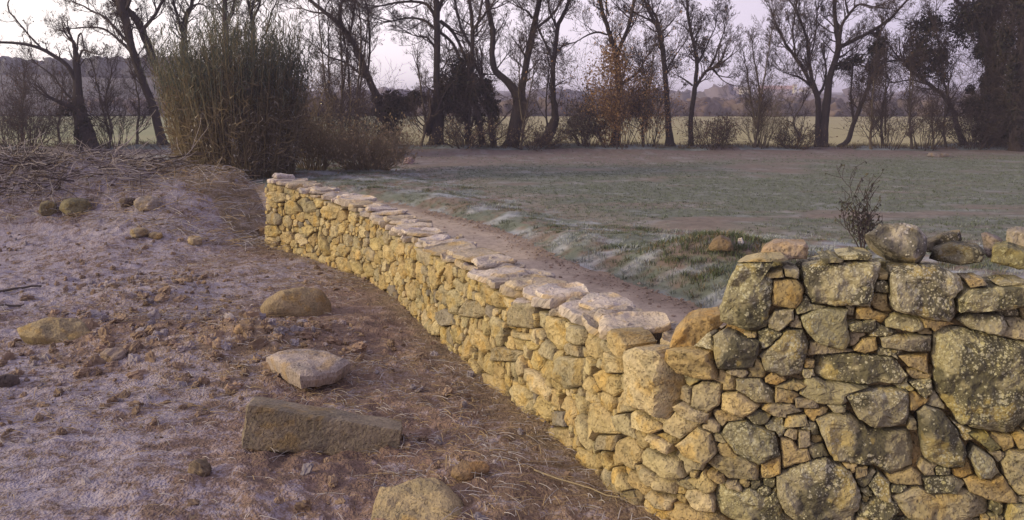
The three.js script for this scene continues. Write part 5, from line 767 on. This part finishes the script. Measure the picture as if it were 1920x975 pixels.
    const s = (0.024 + 0.042 * rnd()) * (1 + 1.0 * mound + 0.5 * sst(0.1, 0.3, g)), k2 = 0.75 + 0.5 * rnd(), fr = sst(-0.05, 0.3, fbm(x * 1.6, 21, z * 2.2, 4) + 0.1 - 0.2 * mound + 0.3 * (rnd() - 0.5)), c = mixc(rnd() < 0.25 ? [0.20, 0.15, 0.08] : [0.105, 0.13, 0.065], [0.35, 0.37, 0.37], fr);
    grass.push({ p: V3(x, H(x, z) - 0.008, z), e: new THREE.Euler(0, rnd() * 6, 0), s: V3(s, s, s), c: c.map(v => v * k2) });
  }
  scatter('verge_grass', 'tufted grass of the verge, green and frost-grey', 'grass', tuft, M.blade, grass);
  // young crop in the field
  const crop = [], cg = bladeGeo(7, 1, 0.14, 0.9, 6);
  for (let k = 0; k < 200000 && crop.length < 26000; k++) {
    const z = -9 - 25 * rnd() ** 1.2, x = lerp(-10, 22, rnd()), f = polyNear(FIELD_EDGE, x, z)[0] * SGN; if (f < 0.2 || x > 2 - z * 0.7) continue; const m = fbm(x * 0.22, 15, z * 0.5, 3) + 0.35 * fbm(x * 1.1, 13, z * 1.1, 4); if (rnd() < sst(-0.02, 0.25, m) || rnd() < 0.8 * sst(-25.5, -29.5, z + 0.28 * x) ) continue;
    const s = 0.022 + 0.025 * rnd(), k2 = 0.7 + 0.6 * rnd(), fr = rnd() * rnd(); crop.push({ p: V3(x, H(x, z) - 0.004, z), e: new THREE.Euler(0, rnd() * 6, 0), s: V3(s * 1.2, s, s * 1.2), c: mixc([0.115, 0.14, 0.08], [0.30, 0.32, 0.31], fr).map(v => v * k2) });
  }
  scatter('crop', 'thin young green crop sprouting over the field', 'crop', cg, M.blade, crop);
  // weeds and leaf litter under the trees
  const under = [], ug = bladeGeo(9, 1, 0.035, 0.5, 8);
  for (let k = 0; k < 5200; k++) { const x = lerp(-24, 24, rnd()), z = -35.6 - 2.4 * rnd() ** 1.5; const s = 0.07 + 0.28 * rnd() ** 3, k2 = 0.6 + 0.7 * rnd(); under.push({ p: V3(x, H(x, z) - 0.02, z), e: new THREE.Euler((rnd() - 0.5) * 0.3, rnd() * 6, (rnd() - 0.5) * 0.3), s: V3(s, s, s), c: (rnd() < 0.5 ? [0.22, 0.16, 0.075] : [0.10, 0.07, 0.045]).map(v => v * k2) }); }
  scatter('undergrowth', 'dry weeds and grass under the row of trees', 'weeds', ug, M.blade, under);
}
// brushwood on the heap, and single sticks that can be told apart
function stick(label, px0, px1, wpx, lift, colour, seed) {
  const a = groundHit(...px0), b = groundHit(...px1), T = new Tubes(), n = 7, r = rng(seed), pts = [], m = Math.hypot(a.x, a.z) / FPX; for (let i = 0; i <= n; i++) { const p = a.clone().lerp(b, i / n); p.y = Math.max(p.y + (i ? 0 : 0), H(p.x, p.z)) + 0.01 + lift * i / n; p.x += 0.02 * (r() - 0.5); p.z += 0.03 * (r() - 0.5); pts.push(p); }
  T.tube(pts, pts.map((_, i) => wpx * m / 2 * (1 - 0.5 * i / n)), 6); const me = mesh('stick', T.geo(a), std({ map: barkMap, color: new THREE.Color().setRGB(...colour) })); me.position.copy(a); tag(me, label, 'stick', 'sticks and stalks on the soil');
}
stick('thick dark stick entering the view at the left edge, upper of two', [-40, 556], [78, 541], 6, 0.01, [0.10, 0.075, 0.065], 1);
stick('short dark stick at the left edge, lower of two', [-40, 580], [44, 577], 6, 0.01, [0.12, 0.09, 0.075], 2);
stick('long pale frosted pole lying across the heap', [20, 314], [150, 310], 3, 0.06, [0.40, 0.36, 0.36], 3);
stick('pale stalk slanting up the left end of the heap', [10, 342], [80, 306], 4, 0.25, [0.34, 0.28, 0.2], 4);
stick('thin pale stalk lying at the foot of the new wall', [1000, 884], [1190, 958], 3.5, 0.01, [0.42, 0.33, 0.2], 5);
stick('thin upright twig on the slope before the mossy stones', [104, 398], [98, 376], 3, 0.28, [0.3, 0.26, 0.25], 6);
stick('straight pale twig leaning on the heap crest', [160, 320], [240, 300], 3, 0.05, [0.36, 0.32, 0.32], 7);
{
  const rnd = rng(31), T = new Tubes(), P = new Tubes(), o = V3(-7, 0, -13);
  for (let k = 0; k < 620; k++) { const x = lerp(-10, -4.9, rnd()), z = -12.7 + 1.5 * (rnd() - 0.5) - 0.12 * (x + 7), y = H(x, z), a = rnd() * 6.283, d = V3(Math.cos(a), (rnd() - 0.4) * 0.35, Math.sin(a) * 0.7); grow(rnd() < 0.45 ? P : T, V3(x, y + 0.02 + 0.16 * rnd() * rnd(), z), d, 0.35 + 0.7 * rnd(), 0.006 + 0.006 * rnd(), 1, rnd, { kids: [0, 3], depth: 2, up: -0.05 }); }
  const t = thing('brushwood', 'tangle of cut twigs and canes heaped on the earth bank at left', 'brushwood', o); mesh('twigs', T.geo(o), M.twig, t); mesh('frosted_twigs', P.geo(o), std({ color: new THREE.Color().setRGB(0.33, 0.28, 0.27) }), t);
}

const renderer = new THREE.WebGLRenderer({ antialias: true });
renderer.toneMapping = THREE.LinearToneMapping; renderer.toneMappingExposure = EXPOSURE;
renderer.shadowMap.enabled = true; renderer.setSize(1024, 520);
renderer.render(scene, camera);
